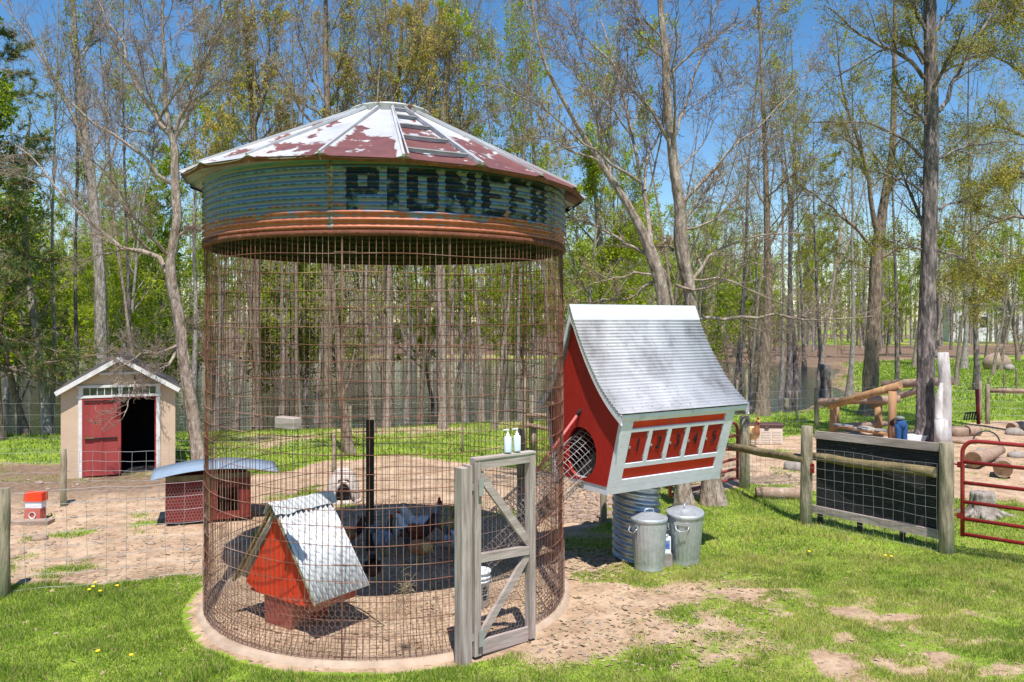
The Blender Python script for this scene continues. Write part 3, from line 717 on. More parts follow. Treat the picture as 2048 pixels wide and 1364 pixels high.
# block of wood wired to the front of the wall
wbp = on(RW+.06, -26.5, EYE-(840-640)/F*7.4)
mb = MB(); mb.box((0, 0, 0), (.24, .1, .105), ca_(-26.5)+math.pi/2-.25); wb = mb.build('wooden_block', M['grey_wood_h']); wb.location = wbp
tag(wb, 'weathered grey wooden block hung on the crib wires', 'wooden block'); wb.modifiers.new('b', 'BEVEL').width = .008
# inner support post
p = GR(740, 1100); mb = MB(); mb.box((0, 0, .86), (.105, .105, 1.72)); o = mb.build('wooden_post', M['dark_wood']); o.location = p; o.rotation_euler = (0, 0, .2)
tag(o, 'square dark timber post standing alone inside the corn crib', 'post')
# feed bucket behind door
p = GR(956, 1212); bk = thing('feed_bucket', 'white plastic bucket with ribbed rim standing just inside the crib door', 'bucket', p)
MB().lathe([(.001, .01), (.11, .01), (.125, .27), (.13, .27), (.13, .29), (.126, .29), (.128, .31), (.135, .31), (.135, .33), (.129, .33), (.13, .36), (.14, .365), (.14, .385), (.125, .385), (.12, .05), (.001, .05)], 28).build('pail', M['plastic_white'], bk)
m_ = MB()
for k in range(5): m_.box((.125*math.cos(-.9), .125*math.sin(-.9), .1+k*.03), (.012, .05, .012), -.9)
m_.build('printed_mark', M['black'], bk)
m_ = MB(); m_.tube([(-.14, 0, .33), (-.15, -.05, .24), (-.1, -.11, .16), (0, -.135, .13), (.1, -.11, .16), (.15, -.05, .24), (.14, 0, .33)], .003, 5); m_.build('handle', M['zinc_wire'], bk)
# straw caught on the wire beside the door post
m_ = MB(); q0 = on(RW-.05, 4.5, .62)
for k in range(70):
    c = q0+Vector((rw.gauss(0, .03), rw.gauss(0, .03), rw.gauss(0, .09))); d = Vector((rw.gauss(0, 1), rw.gauss(0, 1), rw.gauss(0, .8))).normalized()*rw.uniform(.03, .09)
    m_.tube([c-d, c+Vector((0, 0, .01)), c+d], .0016, 3, False)
tag(m_.build('straw_tuft', M['straw'], None), 'tuft of dry straw caught in the crib wire by the door post', 'straw')
# ---------------------------------------------------------------- egg house on its culvert pipe
YAW = rad(33); E1 = Vector((math.cos(YAW), math.sin(YAW), 0)); E2 = Vector((-math.sin(YAW), math.cos(YAW), 0)); UZ = Vector((0, 0, 1))
EO = Vector((1.255, 9.2, 0))
def HP(s, d, z):
    if d > .954: d = .954+(d-.954)*.72
    return EO+E1*s+E2*d+UZ*z
HC = HP(1.05, .95, 0)
house = thing('nest_house', 'crooked red nesting house with flared metal roof raised on a culvert pipe', 'hen house', HC)
ZE_, ZR, DR = 1.95, 3.18, .954
S0, S1, W0, W1 = .07, 1.90, .08, .335         # wall ends along the ridge; wall inset at eave, at foot
ZF, ZW = 1.09, 1.93
def roofz(d):   # concave flare, d measured from the front eave
    t = min(d, 2*DR-d)/DR
    return ZE_+(ZR-ZE_)*(.50*t+.50*t**2.3)
# corrugated roof, ridges parallel to the ridge line
def roof_sheet(front):
    n = 300; vs = []; K = 2
    prev = None; L_ = 0; rows = []
    for i in range(n+1):
        d = DR*i/n; z = roofz(d)
        if prev: L_ += math.hypot(d-prev[0], z-prev[1])
        t = (d+.001, z); prev = t
        sl = (roofz(min(d+.01, DR))-roofz(max(d-.01, 0))); nrm = Vector((-sl, .02)).normalized()
        off = .0075*math.sin(L_*2*math.pi/.042)
        if .40 < d/DR < .985: pass
        dd_ = d+nrm.x*off; zz = z+nrm.y*off+(.008 if d > .47*DR else 0)
        rows.append((dd_, zz))
    for (d, z) in rows:
        dq = d if front else 2*DR-d
        for s in (-.03, 2.13): vs.append(HP(s, dq, z+.03))
    fs = [(2*i, 2*i+1, 2*i+3, 2*i+2) for i in range(n)]
    if not front: fs = [f[::-1] for f in fs]
    return vs, fs
vs, fs = roof_sheet(True); vb, fb = roof_sheet(False)
mb = MB(); mb.add(vs, fs, True); mb.add(vb, fb, True); ro = mb.build('roof', M['roof_metal'], house, HC); ro.modifiers.new('t', 'SOLIDIFY').thickness = .004
mb = MB()
for sgn in (0, 1):
    a = .0; d1 = DR-.085; za = roofz(d1)+.05
    f_ = (lambda d: d) if sgn == 0 else (lambda d: 2*DR-d)
    mb.add([HP(-.035, f_(d1), za), HP(2.135, f_(d1), za), HP(2.135, DR, ZR+.065), HP(-.035, DR, ZR+.065)], [(0, 1, 2, 3)])
mb.build('ridge_cap', M['ridge_metal'], ro, HC).modifiers.new('t', 'SOLIDIFY').thickness = .006
mb = MB()
for k in range(14):
    s = .05+k*.155
    for d in (.06, .3, .46, .7, .9): mb.ball(HP(s, d, roofz(d)+.043), .007, 5, 3)
mb.build('roof_screws', M['stone_grey'], ro, HC)
# gable walls: prisms following the roof curve
def gable(s):
    out = [HP(s, W1, ZF)]
    n = 14
    out.append(HP(s, W0+.02, ZW-.0))
    for i in range(1, n): out.append(HP(s, W0+(2*DR-2*W0)*i/n, roofz(W0+(2*DR-2*W0)*i/n)-.02))
    out.append(HP(s, 2*DR-W0-.02, ZW)); out.append(HP(s, 2*DR-W1, ZF))
    return out
mb = MB()
ga, gb = gable(S0), gable(S0+.03)
hc, hz, hr = .83, 1.43, .31
# left gable with a round opening: fan between outline and circle
def gable_holed(s):
    out = gable(s); N_ = 48; vs = []; 
    ctr = Vector((hc, hz))
    def ray(a):   # outline hit
        d = Vector((math.cos(a), math.sin(a))); best = 9
        P2 = [Vector(((p-EO).dot(E2), p.z)) for p in out]
        for i in range(len(P2)):
            p, q = P2[i], P2[(i+1) % len(P2)]; e = q-p; den = d.x*e.y-d.y*e.x
            if abs(den) < 1e-9: continue
            w_ = p-ctr; t = (w_.x*e.y-w_.y*e.x)/den; u_ = (w_.x*d.y-w_.y*d.x)/den
            if t > 0 and -1e-6 <= u_ <= 1+1e-6: best = min(best, t)
        return best
    angs = sorted([2*math.pi*k/N_ for k in range(N_)]+[math.atan2(p.z-hz, (p-EO).dot(E2)-hc) % (2*math.pi) for p in out])
    for a in angs:
        r = ray(a); vs.append(HP(s, hc+hr*math.cos(a), hz+hr*math.sin(a)*1.0)); vs.append(HP(s, hc+r*math.cos(a), hz+r*math.sin(a)))
    n = len(angs)
    return vs, [(2*i, 2*i+1, (2*i+3) % (2*n), (2*i+2) % (2*n)) for i in range(n)]
vs, fs = gable_holed(S0); mb.add(vs, fs, False)
gl = mb.build('gable_wall', M['red_paint'], house, HC); gl.modifiers.new('t', 'SOLIDIFY').thickness = .03
mb = MB(); o2 = gable(S1); mb.add(o2, [tuple(range(len(o2)))]); gr_ = mb.build('gable_wall', M['red_paint'], house, HC); gr_.modifiers.new('t', 'SOLIDIFY').thickness = .03
# floor and hidden walls
mb = MB()
mb.hexa([HP(S0+.03, W1, ZF), HP(S1-.03, W1, ZF), HP(S1-.03, 2*DR-W1, ZF), HP(S0+.03, 2*DR-W1, ZF), HP(S0+.03, W1, ZF+.03), HP(S1-.03, W1, ZF+.03), HP(S1-.03, 2*DR-W1, ZF+.03), HP(S0+.03, 2*DR-W1, ZF+.03)])
mb.build('floor', M['dark_wood'], house, HC)
def WF(s, t, o=0.0):   # point on the leaning front wall; t 0 foot .. 1 top; o outwards
    nrm = (-E2*(ZW-ZF)+UZ*-(W1-W0)).normalized()
    return HP(s, W1+(W0-W1)*t, ZF+(ZW-ZF)*t)+nrm*o
def panel(mb, s0, s1, t0, t1, o0, o1):
    mb.hexa([WF(s0, t0, o1), WF(s1, t0, o1), WF(s1, t0, o0), WF(s0, t0, o0), WF(s0, t1, o1), WF(s1, t1, o1), WF(s1, t1, o0), WF(s0, t1, o0)])
mb = MB(); panel(mb, S0+.03, S1-.03, 0, 1, -.03, 0); fw = mb.build('front_wall', M['white_paint'], house, HC)
mb = MB()
mb.hexa([HP(S0+.03, 2*DR-W1, ZF), HP(S1-.03, 2*DR-W1, ZF), HP(S1-.03, 2*DR-W1+.03, ZF), HP(S0+.03, 2*DR-W1+.03, ZF), HP(S0+.03, 2*DR-W0, ZW), HP(S1-.03, 2*DR-W0, ZW), HP(S1-.03, 2*DR-W0+.03, ZW), HP(S0+.03, 2*DR-W0+.03, ZW)])
mb.build('back_wall', M['red_paint'], house, HC)
WL = S1-S0; sA = lambda f: S0+WL*f
mb = MB()
panel(mb, S0-.02, S1+.02, 0, .10, .0, .034); panel(mb, S0-.02, S1+.02, .945, 1.03, .0, .034)
panel(mb, sA(.0)-.02, sA(.085), .10, .945, .0, .034); panel(mb, sA(.93), S1+.02, .10, .945, .0, .034)
panel(mb, sA(.085), sA(.93), .265, .335, .0, .034); panel(mb, sA(.085), sA(.93), .785, .835, .0, .034)
for k in range(1, 5): f = .085+(.93-.085)*k/5; panel(mb, sA(f)-.03, sA(f)+.03, .335, .785, .0, .034)
mb.build('face_frame', M['white_paint'], fw, HC).modifiers.new('b', 'BEVEL').width = .003
mb = MB(); panel(mb, sA(.085), sA(.93), .10, .265, .0, .008); mb.build('lower_panel', M['red_bright'], fw, HC)
mb = MB(); panel(mb, sA(.085), sA(.93), .835, .945, .0, .008); mb.build('upper_panel', M['red_old'], fw, HC)
DIG = {'1': [(.5, 0, .5, 1), (.5, 1, .3, .8), (.3, 0, .7, 0)], '2': [(.1, .85, .3, 1), (.3, 1, .8, 1), (.8, 1, .9, .65), (.9, .65, .1, 0), (.1, 0, .95, 0)],
       '3': [(.1, 1, .9, 1), (.9, 1, .5, .55), (.5, .55, .9, .4), (.9, .4, .85, .1), (.85, .1, .1, 0)], '4': [(.7, 0, .7, 1), (.7, 1, .1, .35), (.1, .35, .95, .35)],
       '5': [(.9, 1, .2, 1), (.2, 1, .15, .55), (.15, .55, .8, .6), (.8, .6, .9, .2), (.9, .2, .1, 0)]}
for k in range(5):
    f0 = .085+(.93-.085)*k/5; s0 = sA(f0)+.042; s1 = sA(f0+(.93-.085)/5)-.042
    if k == 0: s0 = sA(.085)+.014
    if k == 4: s1 = sA(.93)-.014
    mb = MB(); panel(mb, s0, s1, .345, .775, .0, .024); d = mb.build('nest_door', M['red_paint'], house, HC); tag(d, 'small red nest door marked with a black '+str(k+1)); d.modifiers.new('b', 'BEVEL').width = .002
    mb = MB(); cs = (s0+s1)/2
    for (x0, y0, x1, y1) in DIG[str(k+1)]:
        w_ = .075; p = WF(cs+(x0-.5)*w_+.01, .52+y0*.16, .029); q = WF(cs+(x1-.5)*w_+.01, .52+y1*.16, .029)
        mb.beam(p, q, .018, .006, (p-q).cross(WF(cs, .6, 1)-WF(cs, .6, 0)).cross(p-q)*-1)
    mb.build('numeral', M['black'], d, HC)
    for t in (.38, .72): mb = MB(); panel(mb, s1-.012, s1+.012, t, t+.05, .02, .030); mb.build('hinge', M['zinc_wire'], d, HC)
    mb = MB(); panel(mb, s0-.008, s0+.02, .555, .585, .024, .036); mb.build('latch', M['zinc_wire'], d, HC)
# gable trims
mb = MB()
def fascia(mb, s, thick, depth, lo=-.0):
    n = 16; vs = []
    for i in range(2*n+1):
        d = 2*DR*i/(2*n); z = roofz(d)+.012
        vs += [HP(s, d, z), HP(s+thick, d, z), HP(s+thick, d, z-depth-(.05 if i == n else 0)), HP(s, d, z-depth-(.05 if i == n else 0))]
    fs = []
    for i in range(2*n):
        b = 4*i
        for k in range(4): fs.append((b+k, b+(k+1) % 4, b+4+(k+1) % 4, b+4+k))
    mb.add(vs, fs, False)
fascia(mb, -.022, .02, .11); mb.build('verge_board', M['white_paint'], ro, HC)
mb = MB(); fascia(mb, 2.10, .02, .11); mb.build('verge_board', M['white_paint'], ro, HC)
mb = MB()
for s, t in ((S0-.022, .02), (S1+.005, .02)):
    mb.hexa([HP(s, W1-.01, ZF-.10), HP(s+t, W1-.01, ZF-.10), HP(s+t, 2*DR-W1, ZF-.10), HP(s, 2*DR-W1, ZF-.10), HP(s, W1-.03, ZF+.05), HP(s+t, W1-.03, ZF+.05), HP(s+t, 2*DR-W1+.02, ZF+.05), HP(s, 2*DR-W1+.02, ZF+.05)])
    for q in (0, 1):
        g0 = (lambda d: d) if q == 0 else (lambda d: 2*DR-d)
        mb.hexa([HP(s, g0(W1-.03), ZF+.05), HP(s+t, g0(W1-.03), ZF+.05), HP(s+t, g0(W1+.05), ZF+.05), HP(s, g0(W1+.05), ZF+.05), HP(s, g0(W0-.0), ZW), HP(s+t, g0(W0), ZW), HP(s+t, g0(W0+.07), ZW), HP(s, g0(W0+.07), ZW)])
panel(mb, S0-.02, S1+.02, -.10, 0, -.02, .034)
mb.build('corner_trim', M['white_paint'], house, HC)
mb = MB(); mb.hexa([HP(.0, .03, ZE_-.03), HP(2.1, .03, ZE_-.03), HP(2.1, .055, ZE_-.055), HP(.0, .055, ZE_-.055), HP(0, .03, ZE_+.012), HP(2.1, .03, ZE_+.012), HP(2.1, .055, ZE_+.012), HP(0, .055, ZE_+.012)]); mb.build('eave_board', M['white_paint'], ro, HC)
# helical culvert pipe
mb = MB(); n, NZ = 64, 150; vs = []; Rp = .30
pc_ = Vector((1.60, 10.42, 0))
for i in range(NZ+1):
    z = 1.08*i/NZ-.03
    for k in range(n):
        a = 2*math.pi*k/n; r = Rp+.013*math.sin(2*math.pi*(z/.095)+3*a)
        vs.append((pc_.x+r*math.cos(a), pc_.y+r*math.sin(a), z))
fs = [(i*n+k, i*n+(k+1) % n, (i+1)*n+(k+1) % n, (i+1)*n+k) for i in range(NZ) for k in range(n)]
mb.add(vs, fs, True); mb.build('culvert_pedestal', M['galv'], house, HC)
# red strut from the gable down to the tunnel
g0_ = HP(S0, .82, 1.98); g1_ = Vector((.12, 9.62, 1.02))
st = thing('red_strut', 'long red rod slanting from the nest house gable down to the wire tunnel', 'support rod', g1_)
MB().tube([g0_+(g1_-g0_)*.08, g1_], .017, 8).build('rod', mat('rod_pink', (.62, .17, .17), (.5, .12, .12), 4, bump=0), st, g1_)
mb = MB(); mb.tube([g0_, g0_+(g1_-g0_)*.1], .02, 8); mb.box(g0_, (.03, .08, .1), YAW); mb.build('bracket', M['black'], st, g1_)
# wire tunnel
T0 = HP(S0+.25, .90, 1.50); T1 = Vector((-.42, 9.45, .33)); TR = .25
tn = thing('wire_tunnel', 'sloping wire mesh chicken tunnel from the crib up to the nest house', 'wire tunnel', T1)
ax = T0-T1; LT = ax.length; axn, tu, tv = perp(ax)
def TP(t, a, r=TR): return T1+ax*t+tu*math.cos(a)*r+tv*math.sin(a)*r*1.0
P = []; Q = []; nr = int(LT/.052)
for i in range(nr+1):
    for k in range(22): P.append(TP(i/nr, 2*math.pi*k/22)); Q.append(TP(i/nr, 2*math.pi*(k+1)/22))
bars('hoops', P, Q, .0035, M['zinc_wire'], tn, T1)
P = []; Q = []
for k in range(16): P.append(TP(0, 2*math.pi*k/16, TR+.004)); Q.append(TP(1, 2*math.pi*k/16, TR+.004))
bars('long_wires', P, Q, .0038, M['zinc_wire'], tn, T1)
P = []; Q = []
hexnet(lambda c, z: TP(.0+z, c*2*math.pi/40, TR+.008), 40, int(.62/.024), .024, P, Q)
bars('netting', P, Q, .0015, M['chicken_wire'], tn, T1)
mb = MB(); rr_ = random.Random(5)
dn = -(UZ-axn*UZ.dot(axn)).normalized(); sd_ = axn.cross(dn)
vs = []; nI, nJ = 40, 8
for i in range(nI+1):
    for j in range(nJ+1):
        a = (j/nJ-.5)*1.7
        q = T1+ax*(.30+.70*i/nI)+dn*math.cos(a)*(TR-.006-(0 if j in (0, nJ) else rr_.uniform(.015, .05)))+sd_*math.sin(a)*(TR-.006)
        vs.append(q)
mb.add(vs, [(i*(nJ+1)+j, i*(nJ+1)+j+1, (i+1)*(nJ+1)+j+1, (i+1)*(nJ+1)+j) for i in range(nI) for j in range(nJ)], False)
litter = mat('litter', (.40, .27, .18), (.26, .17, .12), 14, rough=.95, c3=(.5, .4, .3), bump=.9)
mb.build('bedding', litter, tn, T1)
# trash cans
def trash_can(label, p, h, r, rz, lean=(0, 0)):
    o = thing('trash_can', label, 'trash can', p, rz, 'galvanised trash cans by the culvert'); o.rotation_euler = (lean[0], lean[1], rz)
    def rib(r_, z, a):
        m_ = 0 if z < h*.16 or z > h*.84 else 1
        return r_+m_*(.006*(1 if math.sin(a*26) > .2 else 0))
    pr_ = [(.001, .015), (r*.80, .012), (r*.83, 0), (r*.84, .02), (r*.83, .03), (r*.845, h*.15), (r*.85, h*.17), (r*.98, h*.83), (r*.985, h*.86), (r*1.0, h*.93), (r*1.02, h*.94), (r*1.0, h*.95)]
    MB().lathe(pr_, 104, fn=rib).build('can_body', M['galv_can'], o)
    l_ = MB(); l_.lathe([(r*1.05, h*.915), (r*1.06, h*.95), (r*1.03, h*.962), (r*.97, h*.972), (r*.92, h*.966), (r*.5, h*1.02), (.04, h*1.045), (.001, h*1.045)], 48)
    ld = l_.build('lid', M['galv_can'], o)
    l_ = MB(); l_.tube([(-.07, 0, h*1.03), (-.055, 0, h*1.07+.02), (0, 0, h*1.08+.02), (.055, 0, h*1.07+.02), (.07, 0, h*1.03)], .008, 8); l_.build('lid_handle', M['galv_can'], ld)
    for a in (math.pi, 0):
        l_ = MB(); c_, s_ = math.cos(a), math.sin(a)
        R_ = r*1.0
        l_.tube([(c_*R_*.97-s_*y*1, s_*R_*.97+c_*y, h*.80-dz) if abs(y) > .08 else (c_*(R_+.03)-s_*y, s_*(R_+.03)+c_*y, h*.80-dz) for y, dz in ((-.085, 0), (-.07, .05), (-.03, .07), (.03, .07), (.07, .05), (.085, 0))], .007, 6)
        l_.box((c_*R_*.985, s_*R_*.985, h*.82), (.012, .2, .035), a)
        l_.build('side_handle', M['galv_can'], o)
    return o
trash_can('upright galvanised trash can, nearer of the pair beside the culvert pipe', Vector((1.68, 9.93, 0)), .665, .215, rad(20))
trash_can('leaning galvanised trash can, standing right behind its twin by the culvert pipe', Vector((2.17, 10.22, 0)), .69, .225, rad(70), (rad(2), rad(-6)))
jg = thing('detergent_jug', 'small white jug with blue label wedged between the two trash cans', 'jug', Vector((1.915, 10.02, .16)))
MB().box((0, 0, .11), (.09, .06, .2)).lathe([(.02, .2), (.02, .24), (.001, .24)], 10).build('jug_body', M['plastic_white'], jg)
MB().box((-.003, -.032, .12), (.07, .004, .1)).build('label_patch', mat('blue_label', (.05, .12, .4), (.3, .35, .5), 12, bump=0), jg)
MB().box((0, 0, -.08), (.12, .1, .17)).build('jug_stand', M['stone_grey'], jg)
# ---------------------------------------------------------------- red A-frame coop inside the crib
AZ = Vector((-2.34, 7.95, 0)); AD = Vector((.595, .804, 0)); AW = Vector((.804, -.595, 0))
def AP(l, w_, z): return AZ+AD*l+AW*w_+UZ*z
coop = thing('a_frame_coop', 'small bright red A-frame coop with white corrugated roof inside the crib', 'coop', AZ+AD*.33)
co = coop.location.copy(); LR = .66; ZA, ZV, WV = 1.22, .39, .63
mb = MB(); mb.add([AP(.05, 0, ZA-.05), AP(.05, WV-.11, ZV-.06), AP(.05, .30, .30), AP(.05, -.30, .30), AP(.05, -WV+.11, ZV-.02)], [(0, 4, 3, 2, 1)]); o = mb.build('front_panel', M['red_old'], coop, co); o.modifiers.new('t', 'SOLIDIFY').thickness = .02
mb = MB(); mb.add([AP(LR-.05, 0, ZA-.05), AP(LR-.05, WV-.11, ZV), AP(LR-.05, -WV+.11, ZV)], [(0, 1, 2)]); o = mb.build('back_panel', M['red_old'], coop, co); o.modifiers.new('t', 'SOLIDIFY').thickness = .02
# floor skirt under the right eave
mb = MB(); mb.hexa([AP(.05, WV-.18, .26), AP(LR-.03, WV-.18, .26), AP(LR-.03, WV-.15, .26), AP(.05, WV-.15, .26), AP(.05, WV-.15, ZV+.05), AP(LR-.03, WV-.15, ZV+.05), AP(LR-.03, WV-.12, ZV+.05), AP(.05, WV-.12, ZV+.05)])
mb.hexa([AP(.07, -WV+.16, .29), AP(LR-.07, -WV+.16, .29), AP(LR-.07, WV-.19, .29), AP(.07, WV-.19, .29), AP(.07, -WV+.16, .31), AP(LR-.07, -WV+.16, .31), AP(LR-.07, WV-.19, .31), AP(.07, WV-.19, .31)])
mb.build('side_board', M['red_dusty'], coop, co)
mb = MB(); n = 90; vs = []
for i in range(n+1):
    l = -.02+(LR+.04)*i/n; off = .015*math.sin(l*2*math.pi/.062)
    nr_ = (AW*(ZA-ZV)+UZ*WV).normalized()
    for t in (0, 1): vs.append(AP(l, WV*t, ZA+(ZV-ZA)*t)+nr_*(off+.012))
mb.add(vs, [(2*i, 2*i+1, 2*i+3, 2*i+2) for i in range(n)], True); o = mb.build('roof_sheet', M['coop_roof'], coop, co); o.modifiers.new('t', 'SOLIDIFY').thickness = .004
mb = MB(); vs = []
for i in range(n+1):
    l = -.02+(LR+.04)*i/n; off = .015*math.sin(l*2*math.pi/.062); nr_ = (-AW*(ZA-ZV)+UZ*WV).normalized()
    for t in (0, 1): vs.append(AP(l, -WV*t, ZA+(ZV-ZA)*t)+nr_*(off+.012))
mb.add(vs, [(2*i+2, 2*i+3, 2*i+1, 2*i) for i in range(n)], True); o = mb.build('roof_sheet', M['coop_roof'], coop, co); o.modifiers.new('t', 'SOLIDIFY').thickness = .004
mb = MB(); mb.beam(AP(-.01, -.01, ZA-.01), AP(-.01, -WV-.01, ZV-.015), .03, .025); mb.beam(AP(-.01, .01, ZA-.01), AP(-.01, WV, ZV-.015), .02, .02); mb.build('verge_strip', M['rail_wood'], coop, co)
mb = MB(); vs = []; rr_ = random.Random(2)
for i in range(13):
    l = -.05+(LR+.12)*i/12; j = rr_.uniform(-.012, .012)
    vs += [AP(l, -.10, ZA-.085+j), AP(l, -.03, ZA+.03+j), AP(l, .03, ZA+.035-j), AP(l, .10, ZA-.07+j)]
mb.add(vs, [(4*i+k, 4*i+k+1, 4*i+5+k, 4*i+4+k) for i in range(12) for k in range(3)], False); o = mb.build('ridge_flashing', M['coop_roof'], coop, co); o.modifiers.new('t', 'SOLIDIFY').thickness = .004
mb = MB()
mb.hexa([AP(.10, -.27, 0), AP(.10, .13, 0), AP(.56, .13, 0), AP(.56, -.27, 0), AP(.06, -.23, .32), AP(.06, .24, .32), AP(.58, .24, .32), AP(.58, -.23, .32)])
mb.build('pedestal', M['red_dusty'], coop, co)
# stick leaning out from the coop
p, q = GR(690, 1205, .10), GR(768, 1252)
tag(MB().tube([p, (p+q)/2+UZ*.03, q], .006, 5).build('stick', M['dark_wood']), 'thin dark stick lying on the sand beside the A-frame coop', 'stick')
# ---------------------------------------------------------------- chickens
def chicken(label, p, rz, s, body, neck, tail, low=False):
    o = thing('chicken', label, 'chicken', p, rz, 'chickens of the flock')
    m = MB(); m.smooth = True
    # lofted body from tail to beak in local +X
    st = [(-.20, .30, .004, .02), (-.185, .275, .012, .05), (-.15, .235, .025, .055), (-.11, .20, .045, .06), (-.06, .185, .068, .078), (0, .18, .078, .088), (.055, .185, .070, .085), (.09, .205, .052, .066), (.115, .245, .034, .044), (.125, .29, .025, .030), (.13, .325, .024, .026), (.145, .345, .025, .025), (.165, .345, .019, .019), (.175, .340, .008, .008), (.20, .332, .002, .002)]
    if low: st = [(x, z if x < .09 else z-.9*(z-.16)*(x-.07)/.06*.55, a, b) for x, z, a, b in st]
    n = 14; vs = []
    for i, (x, z, a, b) in enumerate(st):
        d = (Vector((st[min(i+1, len(st)-1)][0], 0, st[min(i+1, len(st)-1)][1]))-Vector((st[max(i-1, 0)][0], 0, st[max(i-1, 0)][1]))).normalized()
        u = Vector((0, 1, 0)); v = d.cross(u)
        if v.z < 0: v = -v
        for k in range(n):
            t = 2*math.pi*k/n; vs.append((Vector((x, 0, z))+u*a*math.cos(t)+v*b*math.sin(t))*s)
    base = len(m.v); m.v += [tuple(x) for x in vs]
    for i in range(len(st)-1):
        mi = 2 if i < 3 else (0 if i < 7 else (1 if i < 12 else 3))
        for k in range(n):
            k2 = (k+1) % n; m.f.append((base+i*n+k, base+i*n+k2, base+(i+1)*n+k2, base+(i+1)*n+k)); m.m.append(mi); m.sm.append(True)
    # tail fan, wings, legs
    m.cur = 2
    for dy in (-.5, -.25, 0, .25, .5):
        m.add([Vector((-.12, dy*.02, .23))*s, Vector((-.19, dy*.06, .26))*s, Vector((-.24, dy*.09, .35))*s, Vector((-.19, dy*.05, .37))*s, Vector((-.12, dy*.02, .28))*s], [(0, 1, 2, 3, 4)], True)
    m.cur = 0
    for sg in (1, -1): m.ball((-.02*s, sg*.066*s, .19*s), .075*s, 10, 6, (1.15, .28, .72))
    m.cur = 3
    for sg in (1, -1):
        m.tube([Vector((.0, sg*.03, .12))*s, Vector((.01, sg*.032, .06))*s, Vector((.0, sg*.032, .005))*s], .007*s, 6)
        for a in (-.6, 0, .6): m.tube([Vector((.0, sg*.032, .006))*s, Vector((.04*math.cos(a), sg*.032+.04*math.sin(a), .004))*s], .004*s, 4)
    body_o = m.build('body', [body, neck, tail, M['leg_yellow']], o)
    c = MB(); hz_ = st[11][1]
    c.add([Vector((x, y, hz_+z))*s for y in (-.004, .004) for x, z in ((.125, .02), (.13, .05), (.142, .035), (.15, .055), (.162, .035), (.172, .04), (.17, .012))], [tuple(range(7))[::-1], tuple(range(7, 14))]+[(i, i+1, i+8, i+7) for i in range(6)], False)
    c.ball(Vector((.165, 0, hz_-.03))*s, .013*s, 6, 5, (.7, .6, 1.3)); c.build('comb', M['comb'], o)
    e = MB()
    for sg in (1, -1): e.ball(Vector((.152, sg*.021, hz_+.004))*s, .005*s, 6, 4)
    e.build('eye', M['black'], o)
    return o
def fe(name, a, b): return mat(name, a, b, 30, rough=.8, bump=.4, dist=.004)
M['leg_yellow'] = mat('leg_yellow', (.5, .35, .12), (.4, .28, .1), 9, bump=0); M['comb'] = mat('comb', (.4, .03, .02), (.3, .02, .02), 9, bump=0)
fb_, fd, fw_, fg, fbuff, ftan = fe('black_feather', (.03, .025, .03), (.07, .045, .04)), fe('maroon_feather', (.24, .06, .03), (.13, .03, .02)), fe('white_feather', (.75, .75, .78), (.55, .56, .6)), fe('slate_feather', (.2, .25, .32), (.3, .34, .4)), fe('buff_feather', (.62, .46, .22), (.5, .36, .16)), fe('tan_feather', (.45, .2, .09), (.32, .15, .07))
def ck(px, py, rz, s, *a, **k): return chicken(a[0], GR(px, py), rad(rz), s, *a[1:], **k)
ck(826, 1102, 175, 1.35, 'dark maroon hen with white shoulder facing left by the dark post', fd, fw_, fb_)
ck(850, 1086, 20, 1.45, 'white hen with slate grey neck holding its head up', fw_, fg, fw_)
ck(892, 1084, 120, 1.45, 'buff hen standing next to the door post with its back turned', fbuff, fbuff, fbuff)
ck(768, 1112, 70, 1.25, 'slate grey hen walking right of the dark timber post', fg, fb_, fg)
ck(692, 1100, 200, 1.15, 'tan hen half hidden behind the white coop roof', ftan, ftan, fb_)
ck(745, 1172, 100, 1.2, 'black hen crouching in the shade in front of the timber post', fb_, fb_, fb_, low=True)
ck(838, 1128, -30, 1.15, 'brown hen pecking the shaded sand below the maroon one', ftan, fbuff, fb_, low=True)
ck(905, 1106, 80, 1.1, 'pale grey hen pecking beside the door post', fw_, fg, fg, low=True)
ck(1505, 894, -80, 1.9, 'large tan hen standing in front of the beige storage box', fbuff, ftan, ftan)
ck(1484, 896, 60, 1.3, 'black hen beside the weathered gate post', fb_, fb_, fb_)
# ---------------------------------------------------------------- hut with the curved roof
pa, pb = GR(331, 1054), GR(502, 1040); hd = (pb-pa).normalized(); hn = Vector((-hd.y, hd.x, 0)); W = (pb-pa).length
hut = thing('chicken_hut', 'low red animal hut with arched blue-grey metal roof beside the crib', 'hut', (pa+pb)/2)
ho = hut.location.copy()
def UP(u, d, z): return pa+hd*u+hn*d+UZ*z
wh = .64; dp = .62
mb = MB()
def slab(mb, u0, u1, d0, d1, z0, z1): mb.hexa([UP(u0, d0, z0), UP(u1, d0, z0), UP(u1, d1, z0), UP(u0, d1, z0), UP(u0, d0, z1), UP(u1, d0, z1), UP(u1, d1, z1), UP(u0, d1, z1)])
slab(mb, 0, W*.5, 0, .025, .05, wh+.1); slab(mb, W*.5, W*.60, 0, .025, .05, wh+.15); slab(mb, W*.60, W*.86, 0, .025, .05, .16); slab(mb, W*.60, W*.86, 0, .025, .52, wh+.12); slab(mb, W*.86, W, 0, .025, .05, wh+.05)
mb.build('front_wall', M['hut_red'], hut, ho)
mb = MB(); slab(mb, 0, .025, .025, dp, .05, wh); slab(mb, W-.025, W, .025, dp, .05, wh); slab(mb, .025, W-.025, dp-.025, dp, .05, wh+.12); slab(mb, .025, W-.025, .025, dp-.025, .05, .08); mb.build('side_walls', M['hut_red'], hut, ho)
